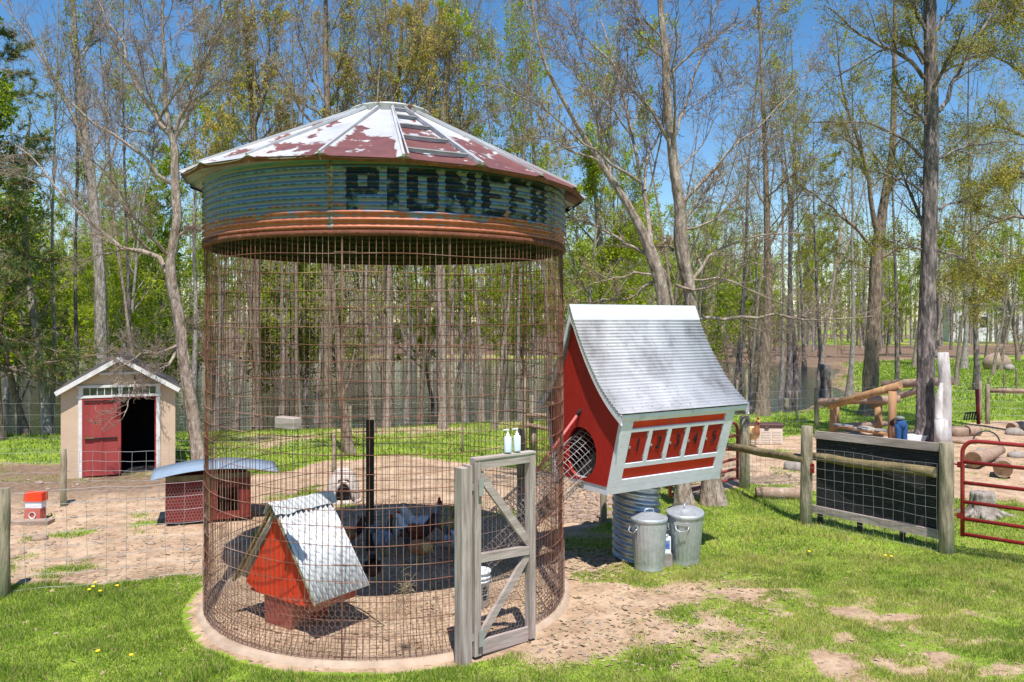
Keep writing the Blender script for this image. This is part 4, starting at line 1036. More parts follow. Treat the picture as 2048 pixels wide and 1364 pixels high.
for u in (.05, W-.1):
    for d_ in (.03, dp-.1): mb = MB(); slab(mb, u, u+.06, d_, d_+.06, -.02, .05); mb.build('foot', M['dark_wood'], hut, ho)
mb = MB(); slab(mb, W*.48, W*.515, -.012, 0, .05, wh+.08); slab(mb, 0, W, -.02, 0, wh+.02, wh+.10); mb.build('front_trim', M['rail_wood'], hut, ho)
mb = MB(); vs = []; n = 24
for i in range(n+1):
    t = i/n; u = -.20+(W+.60)*t; z = wh+.05+.115*(1-(2*t-1)**2)+.035
    for d in (-.16, dp+.12): vs.append(UP(u, d, z+(.02 if d > 0 else 0)))
mb.add(vs, [(2*i, 2*i+1, 2*i+3, 2*i+2)[::-1] for i in range(n)], True); o = mb.build('roof', M['blue_roof'], hut, ho); o.modifiers.new('t', 'SOLIDIFY').thickness = .008
P = []; Q = []; hexnet(lambda c, z: UP(.02+c*.042, -.03, .06+z), int(W*.46/.042), 12, .046, P, Q); bars('netting', P, Q, .0016, M['zinc_wire'], hut, ho)
# ---------------------------------------------------------------- white igloo shelter
ip = GR(686, 1003); ig = thing('igloo_shelter', 'small white domed pet shelter with arched opening behind the coop', 'pet shelter', ip)
mb = MB(); vs = []; n = 30; mrows = 12
face = math.atan2(-1, .25)
def dome_r(a, t):  # a from facing direction
    return .285
rows = []
for i in range(mrows+1):
    t = i/mrows*math.pi/2
    for k in range(n):
        a = 2*math.pi*k/n+face; r = .285*math.cos(t)**.8; z = .57*math.sin(t)
        vs.append((r*math.cos(a), r*math.sin(a), z))
fs = []
for i in range(mrows):
    for k in range(n):
        kk = min(k, n-1-k)
        if kk < (3 if i < 4 else 2) and i < 6 and i > 0: continue
        fs.append((i*n+k, i*n+(k+1) % n, (i+1)*n+(k+1) % n, (i+1)*n+k))
mb.add(vs, fs, True); o = mb.build('dome', M['plaster'], ig); o.modifiers.new('t', 'SOLIDIFY').thickness = .025
mb = MB(); pts = []
fx_, fy_ = math.cos(face), math.sin(face)
for i in range(13):
    t = math.pi*i/12; sx = .155*math.cos(t); z = .07+.30*math.sin(t); d = .285*math.cos(math.asin(min(1, z/.57)))**.8
    d = math.sqrt(max(.01, d*d-sx*sx))+.01
    pts.append((fx_*d-fy_*sx, fy_*d+fx_*sx, z))
mb.tube(pts, .03, 8); mb.build('arch_rim', M['plaster'], ig)
MB().lathe([(.30, 0), (.315, .03), (.29, .06), (.2, .06), (.2, 0)], 30).build('foot_ring', M['plaster'], ig)
# ---------------------------------------------------------------- garden shed
sa, sb_ = GR(126, 955), GR(352, 949); sa.y = sb_.y = 15.85; sa.x = (126-1024)/F*15.85; sb_.x = (352-1024)/F*15.85
SW = sb_.x-sa.x; SD = 2.0; so_ = Vector(((sa.x+sb_.x)/2, 15.85, 0))
shed = thing('garden_shed', 'tan garden shed with open sliding red door and white trim', 'shed', so_, rad(24)); shed.scale = (.92, 1, 1)
def sz(py): return EYE-(py-640)/F*15.85
def sx(px): return (px-1024)/F*15.85-so_.x
def SB(mb, px0, px1, py0, py1, y0, y1): mb.box(((sx(px0)+sx(px1))/2, (y0+y1)/2, (sz(py0)+sz(py1))/2), (sx(px1)-sx(px0), y1-y0, abs(sz(py1)-sz(py0))))
zev, zrd = sz(777), sz(727)
zb0 = sz(951)
mb = MB()
SB(mb, 127, 161, 793, 951, 0, .05); SB(mb, 317, 351, 793, 951, 0, .05)
m_top = [(sx(127), zev), (sx(351), zev), (sx(240), zrd)]
zl = sz(793)
mb.add([(x, y, z) for y in (0, .05) for x, z in ((sx(127), zl), (sx(351), zl), (sx(351), zev), (sx(240), zrd), (sx(127), zev))], [(0, 1, 2, 3, 4), (9, 8, 7, 6, 5), (0, 5, 6, 1), (1, 6, 7, 2), (2, 7, 8, 3), (3, 8, 9, 4), (4, 9, 5, 0)])
mb.build('front_wall', M['cream'], shed)
mb = MB()
for x in (sx(127)+.025, sx(351)-.025): mb.box((x, SD/2+.05, (zev+zb0)/2), (.05, SD, zev-zb0))
mb.build('side_wall', M['cream'], shed)
mb = MB(); mb.box((0, SD+.0, (zev+zb0)/2), (SW-.12, .04, zev-zb0)); mb.box((0, SD*.5, zev-.03), (SW-.14, SD-.2, .02)); mb.box((0, SD/2, zb0+.02), (SW-.1, SD-.1, .05)); mb.box((sx(127)+.07, SD/2+.05, (zev+zb0)/2), (.02, SD-.1, zev-zb0)); mb.box((sx(351)-.07, SD/2+.05, (zev+zb0)/2), (.02, SD-.1, zev-zb0)); mb.build('interior_shade_lining', M['black'], shed)  # inner faces painted black: the shade inside the shed is put into the colour
MB().box((0, SD/2+.03, (zev+zb0)/2), (SW-.12, SD-.2, .02)).build('loft_board', M['dark_wood'], shed) if 0 else None
mb = MB()
for sg in (-1, 1):
    ex = sx(120)-.02 if sg < 0 else sx(357)+.02; ze_ = sz(781)
    mb.hexa([(ex, -.14, ze_), (0, -.14, zrd+.12), (0, SD+.2, zrd+.12), (ex, SD+.2, ze_), (ex, -.14, ze_+.04), (0, -.14, zrd+.16), (0, SD+.2, zrd+.16), (ex, SD+.2, ze_+.04)] if sg < 0 else [(0, -.14, zrd+.12), (ex, -.14, ze_), (ex, SD+.2, ze_), (0, SD+.2, zrd+.12), (0, -.14, zrd+.16), (ex, -.14, ze_+.04), (ex, SD+.2, ze_+.04), (0, SD+.2, zrd+.16)])
rf = mb.build('roof', M['shingle'], shed)
mb = MB()
for sg in (-1, 1):
    ex = sx(120)-.02 if sg < 0 else sx(357)+.02; ze_ = sz(781)
    mb.beam((ex, -.155, ze_-.02), (0, -.155, zrd+.10), .03, .085, UZ)
mb.beam((sx(200), -.03, sz(747)), (sx(283), -.03, sz(746)), .03, .05, UZ)
mb.build('barge_board', M['white_trim'], rf)
mb = MB()
for a in ((160, 167, 772, 951), (312, 320, 772, 951)): SB(mb, *a, -.025, 0)
for a in ((157, 322, 769, 774), (157, 322, 789, 794)): SB(mb, *a, -.04, -.026)
mb.build('door_trim', M['white_trim'], shed)
for a, b in ((168, 238), (244, 312)):
    mb = MB(); SB(mb, a, b, 774, 789, -.008, 0); wn = mb.build('transom_window', M['glass'], shed)
    mb = MB()
    for k in range(1, 5 if a < 200 else 5): c = a+(b-a)*k/5; SB(mb, c-.7, c+.7, 774, 789, -.02, -.008)
    SB(mb, a-2, a+1, 774, 789, -.022, -.008); SB(mb, b-1, b+3, 774, 789, -.022, -.008)
    mb.build('muntins', M['white_trim'], wn)
mb = MB(); SB(mb, 167, 242, 796, 948, -.02, .015); sdr = mb.build('sliding_door', M['barn_red'], shed); tag(sdr, 'dull red sliding door pushed half shut')
mb = MB()
for a in ((167, 242, 796, 799), (167, 170, 799, 948), (239, 242, 799, 948), (170, 239, 945, 948), (203, 206, 799, 945)): SB(mb, *a, -.032, -.02)
mb.build('door_frame', M['barn_red'], sdr)
mb = MB(); SB(mb, 171, 236, 800, 802, -.045, -.032); SB(mb, 172, 235, 873, 875.5, -.05, -.032); mb.build('door_rail', M['black'], sdr)
mb = MB(); SB(mb, 172, 190, 870, 874, -.065, -.05); mb.build('handle', M['cut_wood'], sdr)
mb = MB(); SB(mb, 309, 312, 796, 948, -.02, .0); SB(mb, 242, 309, 795, 797, -.02, 0); mb.build('opening_edge', M['barn_red'], shed)
mb = MB(); p0 = sx(250); mb.hexa([(sx(243), -.35, zb0-.06), (sx(322), -.35, zb0-.06), (sx(315), .1, zb0+.0), (sx(243), .1, zb0+.0), (sx(243), -.35, zb0-.03), (sx(322), -.35, zb0-.03), (sx(315), .1, zb0+.04), (sx(243), .1, zb0+.04)]); mb.build('ramp', M['rail_wood'], shed)
# ---------------------------------------------------------------- feeder in the left run
fp = GR(70, 1040); fd_ = thing('red_feeder', 'small red and white animal feeder on a pale block in the run', 'feeder', fp)
k_ = fp.y/F
mb = MB(); mb.box((0, 0, 12*k_), (34*k_, .16, 24*k_), 0, .92); mb.build('lower_bin', mat('faded_red', (.5, .14, .11), (.42, .1, .08), 6), fd_)
MB().lathe([(7*k_, 0), (5*k_, .004), (5*k_, .008), (7*k_, .01)], 16, (0, 0, 0)).build('emblem', M['white_trim'], fd_).matrix_local = Matrix.Translation((1*k_, -.085, 12*k_)) @ Matrix.Rotation(math.pi/2, 4, 'X')
MB().box((0, .01, 32*k_), (33*k_, .12, 14*k_)).build('white_panel', M['white_paint'], fd_)
MB().box((0, .02, 47*k_), (37*k_, .17, 17*k_), 0, .95).build('hood', M['red_old'], fd_)
tag(MB().box((0, 0, 0), (.62, .2, .12)).build('stone_block', M['stone']), 'flat pale stone block under the red feeder', 'stone block').location = fp+Vector((.03, -.16, -.02))
# ---------------------------------------------------------------- fences
def post(px, by, ty, wpx, m, label, grp, lean=0, sq=False, cat='fence post', parent=None, off=None):
    b_ = GR(px, by); h = EYE-(ty-640)/F*b_.y; r = wpx/F*b_.y/2
    mb = MB(); pts = [Vector((lean*h*t+.004*math.sin(px+t*9), .004*math.cos(px+t*7), h*t-.05*(t == 0))) for t in (0, .25, .5, .75, 1)]
    mb.tube(pts, [r*1.06, r*1.02, r, r*.98, r*.96], 14)
    o = mb.build('fence_post', m); o.location = b_
    o.modifiers.new('b', 'BEVEL').width = .004
    return tag(o, label, cat, grp)
def wirefence(name, label, A, B, ztop, dx, dz, r, m, grp=None, zb=.04, sag=.01, zA=None, top=True):
    A = Vector(A); B = Vector(B); Lh = (B-A).length; n = max(2, int(Lh/dx)); P = []; Q = []; nz = int(round((ztop-zb)/dz))
    rg = random.Random(int(Lh*100)+int(A.x*10))
    off = A.copy(); off.z = 0
    def W_(t, z):
        q = A+(B-A)*t; q.z = 0
        return q+UZ*(z+sag*math.sin(t*9+z*4)+.006*math.sin(t*41))+Vector((0, .012*math.sin(t*17+z*5), 0))
    for i in range(n+1):
        t = i/n
        for j in range(nz): P.append(W_(t+.002*math.sin(i*j), zb+j*(ztop-zb)/nz)); Q.append(W_(t+.002*math.sin(i*(j+1)), zb+(j+1)*(ztop-zb)/nz))
    for j in range(nz+1):
        z = zb+j*(ztop-zb)/nz
        for i in range(n): P.append(W_(i/n, z)); Q.append(W_((i+1)/n, z))
    o = bars(name, P, Q, r, m, None, off); o.location = off
    return tag(o, label, 'wire fence', grp)
gL = 'weathered fence posts of the left animal run'
PL = post(7, 1196, 976, 24, M['post_wood'], 'thick weathered post at the left edge of the lawn', gL)
PM = post(127, 1012, 898, 12, M['post_wood'], 'slender weathered post in front of the tan shed', gL)
wirefence('wire_fence', 'woven wire fence between the lawn and the left run', GR(-380, 1235)-Vector((0, 0, 0)), GR(7, 1192), 1.12, .21, .16, .003, M['zinc_wire'])
wirefence('wire_fence', 'square wire fence from the thick left post to the crib', GR(7, 1192), GR(406, 1152), 1.13, .205, .16, .003, M['zinc_wire'])
fa = GR(-60, 1012); fb2 = GR(318, 1004)
wirefence('wire_fence', 'stiff wire panel fence in front of the tan shed', fa, fb2, .86, .21, .17, .0032, M['zinc_wire'])
wirefence('wire_fence', 'thin wire fence far behind the shed', GR(-120, 900), GR(420, 905), 1.1, .3, .25, .003, M['zinc_wire'])
gM = 'fence posts behind the crib'
wirefence('wire_fence', 'wire fence running behind the crib to the nest house', GR(318, 1004), GR(1207, 1043), 1.05, .2, .17, .0022, M['zinc_wire'])
for px, by, ty, wp, lb in ((1207, 1046, 955, 13, 'pale round post under the left end of the nest house'), (1042, 1060, 858, 16, 'grey post seen through the crib above the soap dispensers'),
                           (668, 952, 868, 9, 'thin grey post behind the igloo shelter'), (925, 905, 800, 5, 'thin stake in the meadow behind the crib'), (1048, 905, 750, 9, 'tall stake beside the small rail fence'),
                           (700, 872, 812, 7, 'pale stake near the pond seen through the crib')):
    post(px, by, ty, wp, M['post_wood'], lb, gM)
# right-hand fence
gR = 'thick fence posts of the right paddock'
p0 = post(1489, 976, 832, 20, M['post_wood'], 'greenish fence post right beside the nest house', gR)
p1 = post(1612, 1049, 852, 23, M['post_wood'], 'tall weathered fence post at the left end of the black board', gR, .01)
p2 = post(1893, 1108, 885, 28, M['post_wood'], 'stout fence post between the black board and the red gate', gR)
L0, L1, L2 = p0.location, p1.location, p2.location
def rail(label, a, b, r0, r1, m, cat='rail', grp=None, n=7, name='fence_rail', seed=0):
    a = Vector(a); b = Vector(b); mb = MB(); rg = random.Random(seed)
    pts = [a+(b-a)*i/(n-1)+Vector((0, 0, rg.uniform(-.012, .012))) for i in range(n)]
    mb.tube([p-a for p in pts], [(r0+(r1-r0)*i/(n-1))*rg.uniform(.93, 1.07) for i in range(n)], 12)
    o = mb.build(name, m); o.location = a; return tag(o, label, cat, grp)
rail('mossy log rail from the gate behind the nest house to the tall post', PT(1448, 892, 15.0), L1+Vector((-.02, -.03, .98)), .075, .065, M['rail_wood'], seed=1)
rail('mossy log rail crossing in front of the black board', L1+Vector((.10, .06, 1.0)), L2+Vector((-.12, .05, 1.05)), .062, .07, M['rail_wood'], seed=2)
dR = (L2-L1).normalized(); nR = Vector((dR.y, -dR.x, 0))
wirefence('wire_fence', 'white square wire stretched over the black board', L1+dR*.08+nR*.1, L2-dR*.08+nR*.1, 1.17, .137, .15, .0019, M['zinc_wire'])
wirefence('wire_fence', 'wire fence between the greenish post and the tall post', L0, L1, 1.05, .2, .15, .0022, M['zinc_wire'])
ba = L1+dR*.10-nR*.12; bb = L2-dR*.04-nR*.10
bd = thing('black_board', 'long black panel with grey planks along its top and bottom', 'board', (ba+bb)/2); bo = bd.location.copy()
zs = .16
mb = MB(); mb.beam(ba+UZ*(zs+.60), bb+UZ*(zs+.60), .02, 1.10, UZ); mb.build('panel', M['board_black'], bd, bo)
mb = MB(); mb.beam(ba+UZ*1.345+nR*.03, bb+UZ*1.37+nR*.03, .045, .11, UZ); mb.build('top_plank', M['grey_wood_h'], bd, bo)
mb = MB(); mb.beam(ba-dR*.12+UZ*.235+nR*.03, bb+UZ*.215+nR*.03, .04, .11, UZ); mb.build('bottom_plank', M['grey_wood_h'], bd, bo)
mb = MB()
for t in (.02, .35, .68, .97): c = ba+(bb-ba)*t-nR*.04; mb.beam(c+UZ*.02, c+UZ*1.36, .06, .05, nR)
mb.build('back_stud', M['dark_wood'], bd, bo)
# tag on the post
tag(MB().box((0, 0, 0), (.05, .02, .14), math.atan2(dR.y, dR.x)).build('ribbon', M['pipe_red']), 'scrap of red ribbon hanging on the fence wire', 'ribbon').location = L1+dR*.12+nR*.03+UZ*.86
def gate(label, A, B, zb_, zt2, r, m, nb=6, curved=('L',), dzB=0.0):
    A = Vector(A); B = Vector(B); o = thing('tube_gate', label, 'gate', Vector((A.x, A.y, 0))); off = o.location.copy(); d = (B-A).normalized()
    Hh = zt2-zb_; cr_ = .16; mb = MB()
    pts = [A+UZ*zb_, A+UZ*(zb_+Hh*.5), A+UZ*(zt2-cr_)]
    for i in range(1, 7): t = math.pi/2*i/6; pts.append(A+d*cr_*(1-math.cos(t))+UZ*(zt2-cr_+cr_*math.sin(t)))
    Z2 = zt2+dzB
    for i in range(0, 7): t = math.pi/2*i/6; pts.append(B-d*cr_*(1-math.sin(t))+UZ*(Z2-cr_+cr_*math.cos(t)))
    pts += [B+UZ*(zb_+dzB+Hh*.5), B+UZ*(zb_+dzB)]
    mb.tube(pts, r, 12); mb.build('gate_frame', m, o, off)
    for i in range(nb-1):
        z = zb_+.03+(Hh-.03)*[0, .165, .345, .55, .77][i]*(5/(nb-1) if nb < 6 else 1)
        MB().tube([A+UZ*z, B+UZ*(z+dzB)], r*.93, 10).build('bar', m, o, off)
    return o
A = PT(1925, 640, 10.45); A.z = 0; dg = Vector((.75, -.66, 0)).normalized()
g1 = gate('bright red tube gate with six bars at the right edge', A, A+dg*2.6, .26, 1.50, .026, M['pipe_red'])
for z in (.52, 1.18): mb = MB(); mb.tube([A+UZ*z, A-dg*.07+UZ*z, L2+UZ*z+Vector((.08, 0, 0))], .011, 8); mb.box(A-dg*.02+UZ*z, (.05, .07, .07), .5); mb.build('hinge', M['pipe_red'], g1, g1.location)
A2 = PT(1475, 640, 14.9); A2.z = 0; B2 = PT(1340, 640, 13.4); B2.z = 0
g2_ = gate('faded red tube gate half hidden behind the nest house', A2, B2, .12, 1.17, .028, M['pipe_red_old'])
P = []; Q = []
for k in range(15): c = A2+(B2-A2)*k/14; P.append(c+UZ*.12); Q.append(c+UZ*1.15)
for k in range(9): P.append(A2+UZ*(.15+k*.12)); Q.append(B2+UZ*(.15+k*.12))
bars('mesh', P, Q, .002, M['zinc_wire'], g2_, g2_.location)
# logs on the ground
def log(label, a, b, r0, r1, m, cutm, grp=None, seed=0, name='log'):
    a = Vector(a); b = Vector(b); rg = random.Random(seed); n = 6
    o = thing(name, label, 'log', a, 0, grp)
    pts = [(b-a)*i/(n-1)+Vector((0, 0, rg.uniform(-.008, .008))) for i in range(n)]
    MB().tube(pts, [(r0+(r1-r0)*i/(n-1))*rg.uniform(.95, 1.05) for i in range(n)], 16).build('bark', m, o)
    d = (b-a).normalized()
    for q, rr in ((Vector((0, 0, 0))-d*.003, r0), (b-a+d*.003, r1)): MB().tube([q, q+d*.006*(1 if q.length < .01 else -1)+d*(-.004 if q.length < .01 else .004)], rr*.93, 16).build('cut_end', cutm, o)
    return o
log('thick fallen log lying beyond the paddock wire left of the tall post', GR(1512, 985, .09), GR(1618, 990, .08), .10, .12, M['log_wood'], M['cut_wood'], seed=3)
log('short sawn log lying on edge of the sand pit', GR(1934, 862, .14), GR(1957, 861, .14), .13, .13, M['log_wood'], M['cut_wood'], seed=4)
log('sawn log with an orange toy beside it', GR(2022, 856, .14), GR(2052, 851, .14), .14, .13, M['log_wood'], M['cut_wood'], seed=5)
l1 = GR(1946, 920, .17); log('long branch log with dark sawn end pointing at the gate', l1, l1+Vector((1.35, 1.3, .0)), .17, .10, M['log_wood'], M['cut_wood'], seed=6)
l2 = GR(2006, 938, .17); log('round sawn log end resting just behind the red gate', l2, l2+Vector((.3, .5, 0)), .175, .16, M['log_wood'], M['cut_wood'], seed=7)
for i, (px, py, r, h, lb) in enumerate(((1910, 878, .30, .30, 'low ribbed stump seat at the left of the sand pit'), (1921, 884, .42, .10, 'flat disc of wood on the sand'), (1990, 873, .05, .04, 'tiny stone on the sand'),)):
    p = GR(px, py); mb = MB(); mb.lathe([(.001, 0), (r, 0), (r*1.0, h*.9), (r*.95, h), (.001, h)], 26, fn=lambda r_, z, a: r_*(1+.04*math.sin(a*9))); o = mb.build('stump_seat' if i < 2 else 'stone', M['log_wood'] if i < 2 else M['stone']); o.location = p; tag(o, lb, 'stump' if i < 2 else 'stone')
tag(MB().ball((0, 0, .09), .13, 14, 9, (1, 1, .8)).build('toy_ball', M['orange']), 'bright orange toy on the sand beside a sawn log', 'toy').location = GR(2040, 858)
tag(MB().tube([(.34*math.cos(t*math.pi/12), 0, .30*math.sin(t*math.pi/12)) for t in range(13)], .018, 8).build('hoop', M['rubber']), 'dark green half hoop standing in the sand pit', 'hoop').location = GR(1972, 886)
for px, py, r, lb in ((1966, 909, .22, 'dark flat stone behind the long branch log'), (2030, 870, .28, 'grey flat stone at the far edge of the sand pit'), (2034, 915, .2, 'pale stone between the log and the gate'), (1420, 952, .28, 'grey boulder seen under the nest house eave'), (1598, 940, .3, 'brown boulder behind the tall fence post')):
    tag(MB().ball((0, 0, r*.2), r, 12, 8, (1, .8, .5), .12, int(px)).build('stone', M['stone_grey']), lb, 'stone').location = GR(px, py)
# stump with roots
sp_ = GR(1966, 1032); mb = MB()
def stf(r, z, a): return r*(1+.09*math.sin(a*5+1)+.05*math.sin(a*11))+(.12*max(0, math.sin(a*3+.6))**3 if z < .06 else 0)
mb.lathe([(.30, -.03), (.25, .04), (.20, .12), (.175, .22), (.17, .33), (.165, .37), (.12, .365), (.05, .34), (.001, .35)], 44, fn=stf)
for a, l_ in ((-.3, .55), (3.4, .45), (.2, .4), (-1.2, .3), (4.2, .3)): mb.tube([(.14*math.cos(a), .14*math.sin(a), .09), (.3*math.cos(a), .3*math.sin(a), .04), (l_*math.cos(a+.1), l_*math.sin(a+.1), -.01)], [.06, .04, .012], 8)
o = mb.build('tree_stump', M['stump_grey']); o.location = sp_; tag(o, 'weathered grey tree stump with spreading roots behind the red gate', 'stump')
# storage box
bp_ = GR(1532, 889); bx = thing('storage_box', 'beige plastic storage box with brown lid in the paddock', 'storage box', bp_, rad(-4)); u = bp_.y/F
mb = MB(); mb.box((0, .2, 17*u), (66*u, .42, 34*u)); mb.build('bin', M['box_plastic'], bx).modifiers.new('b', 'BEVEL').width = .015
mb = MB()
for c in (-21, 0, 21):
    for z in (6, 11, 16, 21, 26): mb.box((c*u, -.014, z*u), (17*u, .012, 3.6*u))
mb.build('louvre_panel', M['box_plastic'], bx)
mb = MB(); mb.box((0, .2, 37.5*u), (70*u, .46, 6*u)); mb.box((1*u, -.035, 33*u), (9*u, .02, 5*u)); mb.build('lid', M['brown_plastic'], bx).modifiers.new('b', 'BEVEL').width = .012
# play frame of peeled logs
pf = thing('log_play_frame', 'orange peeled log frame with sloping rails standing in the sand pit', 'log frame', GR(1720, 885)); po = pf.location.copy()
def pl_(name, a, b, r, m, r2=None): MB().tube([a, (a+b)/2+Vector((0, 0, .008)), b], [r, (r+(r2 or r))/2, r2 or r], 14).build(name, m, pf, po)
Z1, Z2, Z3 = 19.4, 21.3, 22.2
pl_('upright', Vector((PT(1784, 0, Z1).x, Z1, -.05)), PT(1785, 783, Z1), .095, M['orange_wood'])
pl_('upright', Vector((PT(1665, 0, Z2).x, Z2, -.05)), PT(1667, 812, Z2), .085, M['orange_wood'])
pl_('upright', Vector((PT(1757, 0, Z3).x, Z3, -.05)), PT(1757, 812, Z3), .10, M['orange_wood'])
pl_('upright', Vector((PT(1672, 0, Z3).x, Z3, -.05)), PT(1672, 812, Z3), .09, M['orange_wood'])
pl_('sloping_rail', PT(1658, 812, Z2-.1), PT(1800, 771, Z1), .085, M['orange_wood'], .10)
pl_('sloping_rail', PT(1742, 812, Z3-.1), PT(1862, 772, 20.8), .085, M['log_wood'], .085)
pl_('cross_log', PT(1635, 804, Z2+.3), PT(1800, 798, Z1+1.6), .10, M['log_wood'])
pl_('top_log', PT(1763, 770, 22.0), PT(1908, 762, 21.0), .12, M['log_wood'], .11)
pl_('low_rail', PT(1668, 852, Z2-.3), PT(1772, 868, Z1-.1), .045, M['orange_wood'])
pl_('low_rail', PT(1690, 852, Z3), PT(1790, 846, Z3), .08, M['log_wood'])
pl_('leg', PT(1757, 868, 20), Vector((PT(1757, 0, 20).x, 20, -.03)), .13, M['log_wood'])
rg = random.Random(9)
mb = MB()
for k in range(16):
    t = rg.random(); c = PT(1672+100*t, 851+14*t+rg.uniform(-4, 1), 21-1.6*t); mb.box(c, (rg.uniform(.1, .4), rg.uniform(.1, .3), rg.uniform(.02, .08)), rg.uniform(0, 3))
tag(mb.build('toy_pile', mat('junk', (.12, .14, .17), (.45, .42, .4), 2, bump=0)), 'jumble of dark and pale scraps on the log bench', 'clutter')
tag(MB().box((0, 0, .22), (.48, .3, .3)).build('white_bin', M['plastic_white'], None), 'white plastic bin in front of the stooping child', 'bin').location = GR(1829, 901)
# stooping child
pp = GR(1803, 905); pe = thing('person', 'child in blue jeans and dark shirt bending over in the sand pit', 'person', pp)
def skin(name, verts, edges, radii, m, parent, sub=2, root=0):
    me = bpy.data.meshes.new(name); me.from_pydata([tuple(v) for v in verts], edges, []); me.materials.append(m)
    o = bpy.data.objects.new(name, me); link(o); o.parent = parent
    md = o.modifiers.new('skin', 'SKIN')
    for i, r in enumerate(radii): me.skin_vertices[0].data[i].radius = (r, r) if not hasattr(r, '__len__') else r
    me.skin_vertices[0].data[root].use_root = True
    o.modifiers.new('sub', 'SUBSURF').levels = sub; o.modifiers['sub'].render_levels = sub
    for p in me.polygons: p.use_smooth = True
    return o
hp = [(0, 0, .72), (-.085, 0, .66), (-.10, .02, .38), (-.10, -.03, .07), (-.10, .10, .04), (.085, 0, .66), (.09, .02, .38), (.10, -.03, .07), (.10, .10, .04), (.01, .14, .80), (.02, .34, .76), (.02, .44, .68), (.03, .52, .60),
      (-.12, .34, .72), (-.16, .36, .5), (-.10, .44, .32), (.16, .34, .72), (.22, .34, .5), (.2, .42, .32), (.21, .45, .26), (-.09, .47, .26)]
he = [(0, 1), (1, 2), (2, 3), (3, 4), (0, 5), (5, 6), (6, 7), (7, 8), (0, 9), (9, 10), (10, 11), (11, 12), (10, 13), (13, 14), (14, 15), (10, 16), (16, 17), (17, 18), (18, 19), (15, 20)]
hr_ = [.12, .10, .07, .045, .04, .10, .07, .045, .04, .115, .12, .05, .08, .055, .042, .032, .055, .042, .032, .03, .03]
pe.scale = (.72, .8, .92)
skin('body', hp, he, hr_, M['skin'], pe)
mb = MB(); mb.ball((0, .02, .70), .155, 16, 12, (1.12, 1, 1.0))
for sg in (-1, 1): mb.tube([(sg*.075, .02, .70), (sg*.088, .015, .58), (sg*.095, .01, .38), (sg*.10, -.015, .2), (sg*.10, -.02, .08)], [.115, .11, .085, .075, .075], 12)
mb.build('jeans', M['jeans'], pe)
skin('shirt', [(.01, .09, .79), (.02, .34, .77), (-.13, .35, .70), (-.155, .36, .6), (.17, .35, .70), (.2, .35, .6)], [(0, 1), (1, 2), (2, 3), (1, 4), (4, 5)], [.135, .14, .075, .06, .075, .06], M['shirt'], pe)
MB().ball((.03, .50, .66), .105, 14, 9, (1, 1.05, .8)).build('cap', M['hat'], pe)
MB().ball((-.03, .02, .86), .12, 12, 8, (1.1, 1.2, .45)).build('bundled_jacket', M['hat'], pe)
# dead standing trunk beside the big tree
dp_ = Vector((PT(1888, 0, 18.4).x, 18.4, 0)); dt = thing('dead_trunk', 'silvery bark-less standing dead trunk beside the big dark tree', 'dead trunk', dp_)
tp = lambda px, py: PT(px, py, 18.4)-dp_
MB().tube([(0, 0, -.1), tp(1888, 860), tp(1890, 800), tp(1889, 750), tp(1886, 705)], [.17, .155, .14, .13, .115], 18).build('trunk', M['bark_w'], dt)
MB().tube([tp(1874, 905)+Vector((0, -.2, 0)), tp(1873, 838)+Vector((0, -.2, 0)), tp(1873, 836)+Vector((0, -.1, 0)), tp(1873, 800)+Vector((0, -.1, 0)), tp(1875, 765)+Vector((.04, -.1, 0))], [.16, .14, .09, .085, .03], 14).build('broken_stub', M['bark_w'], dt)
# red rake hanging on the far fence
rk = thing('hay_rake', 'old red rake with long tines leaning on the far fence', 'rake', GR(1952, 850)); ro_ = rk.location.copy(); YY = ro_.y
MB().tube([PT(1954, 778, YY), PT(1957, 848, YY)], .055, 8).build('red_frame', M['pipe_red'], rk, ro_)
mb = MB()
for k in range(6): mb.tube([PT(1931+k*5, 826, YY), PT(1928+k*5, 840, YY-.1)], .022, 6)
mb.tube([PT(1929, 826, YY), PT(1958, 824, YY)], .02, 6); mb.build('tines', M['black'], rk, ro_)
gF = 'posts of the far pasture fence'
fps = [(1633, 858, 776, 9, 'dark split post left of the log frame'), (1594, 845, 783, 5, 'thin stake with yellow tip in the meadow'), (1585, 810, 767, 4, 'thin pale stake at the pond edge'), (1474, 800, 760, 5, 'pale stake close to the nest house roof'), (1493, 870, 738, 6, 'tall stake right behind the roof corner'),
       (1661, 802, 757, 4, 'thin stake beside the short charred stump'), (1960, 838, 762, 8, 'pale post supporting the red rake'), (1975, 847, 768, 9, 'grey post at the start of the far rail'), (1979, 815, 753, 4, 'thin dark stake behind the far rail'), (2008, 790, 745, 4, 'second dark stake on the right pasture'), (2033, 780, 738, 4, 'rightmost dark stake on the pasture'), (1573, 815, 797, 10, 'stubby post by the pond edge')]
for a in fps: post(a[0], a[1], a[2], a[3], M['post_wood'] if a[3] > 4 else M['bark_c'], a[4], gF)
rail('long pale rail running right on the far pasture fence', PT(1978, 781, 24.0), PT(2300, 783, 22.5), .07, .065, M['log_wood'], seed=9)
wirefence('wire_fence', 'sagging pasture wire fence behind the sand pit', GR(1633, 858), GR(1960, 838), 1.1, .35, .2, .004, M['zinc_wire'])
wirefence('wire_fence', 'pasture wire fence below the long pale rail', GR(1975, 847), GR(2400, 860), 1.1, .35, .2, .004, M['zinc_wire'])
wirefence('wire_fence', 'thin wire fence in the meadow between pond and paddock', GR(1493, 868), GR(1633, 858), 1.1, .35, .2, .004, M['zinc_wire'])
wirefence('wire_fence', 'thin wire fence in the meadow seen through the crib', GR(420, 900), GR(1493, 868), 1.0, .35, .25, .003, M['zinc_wire'])
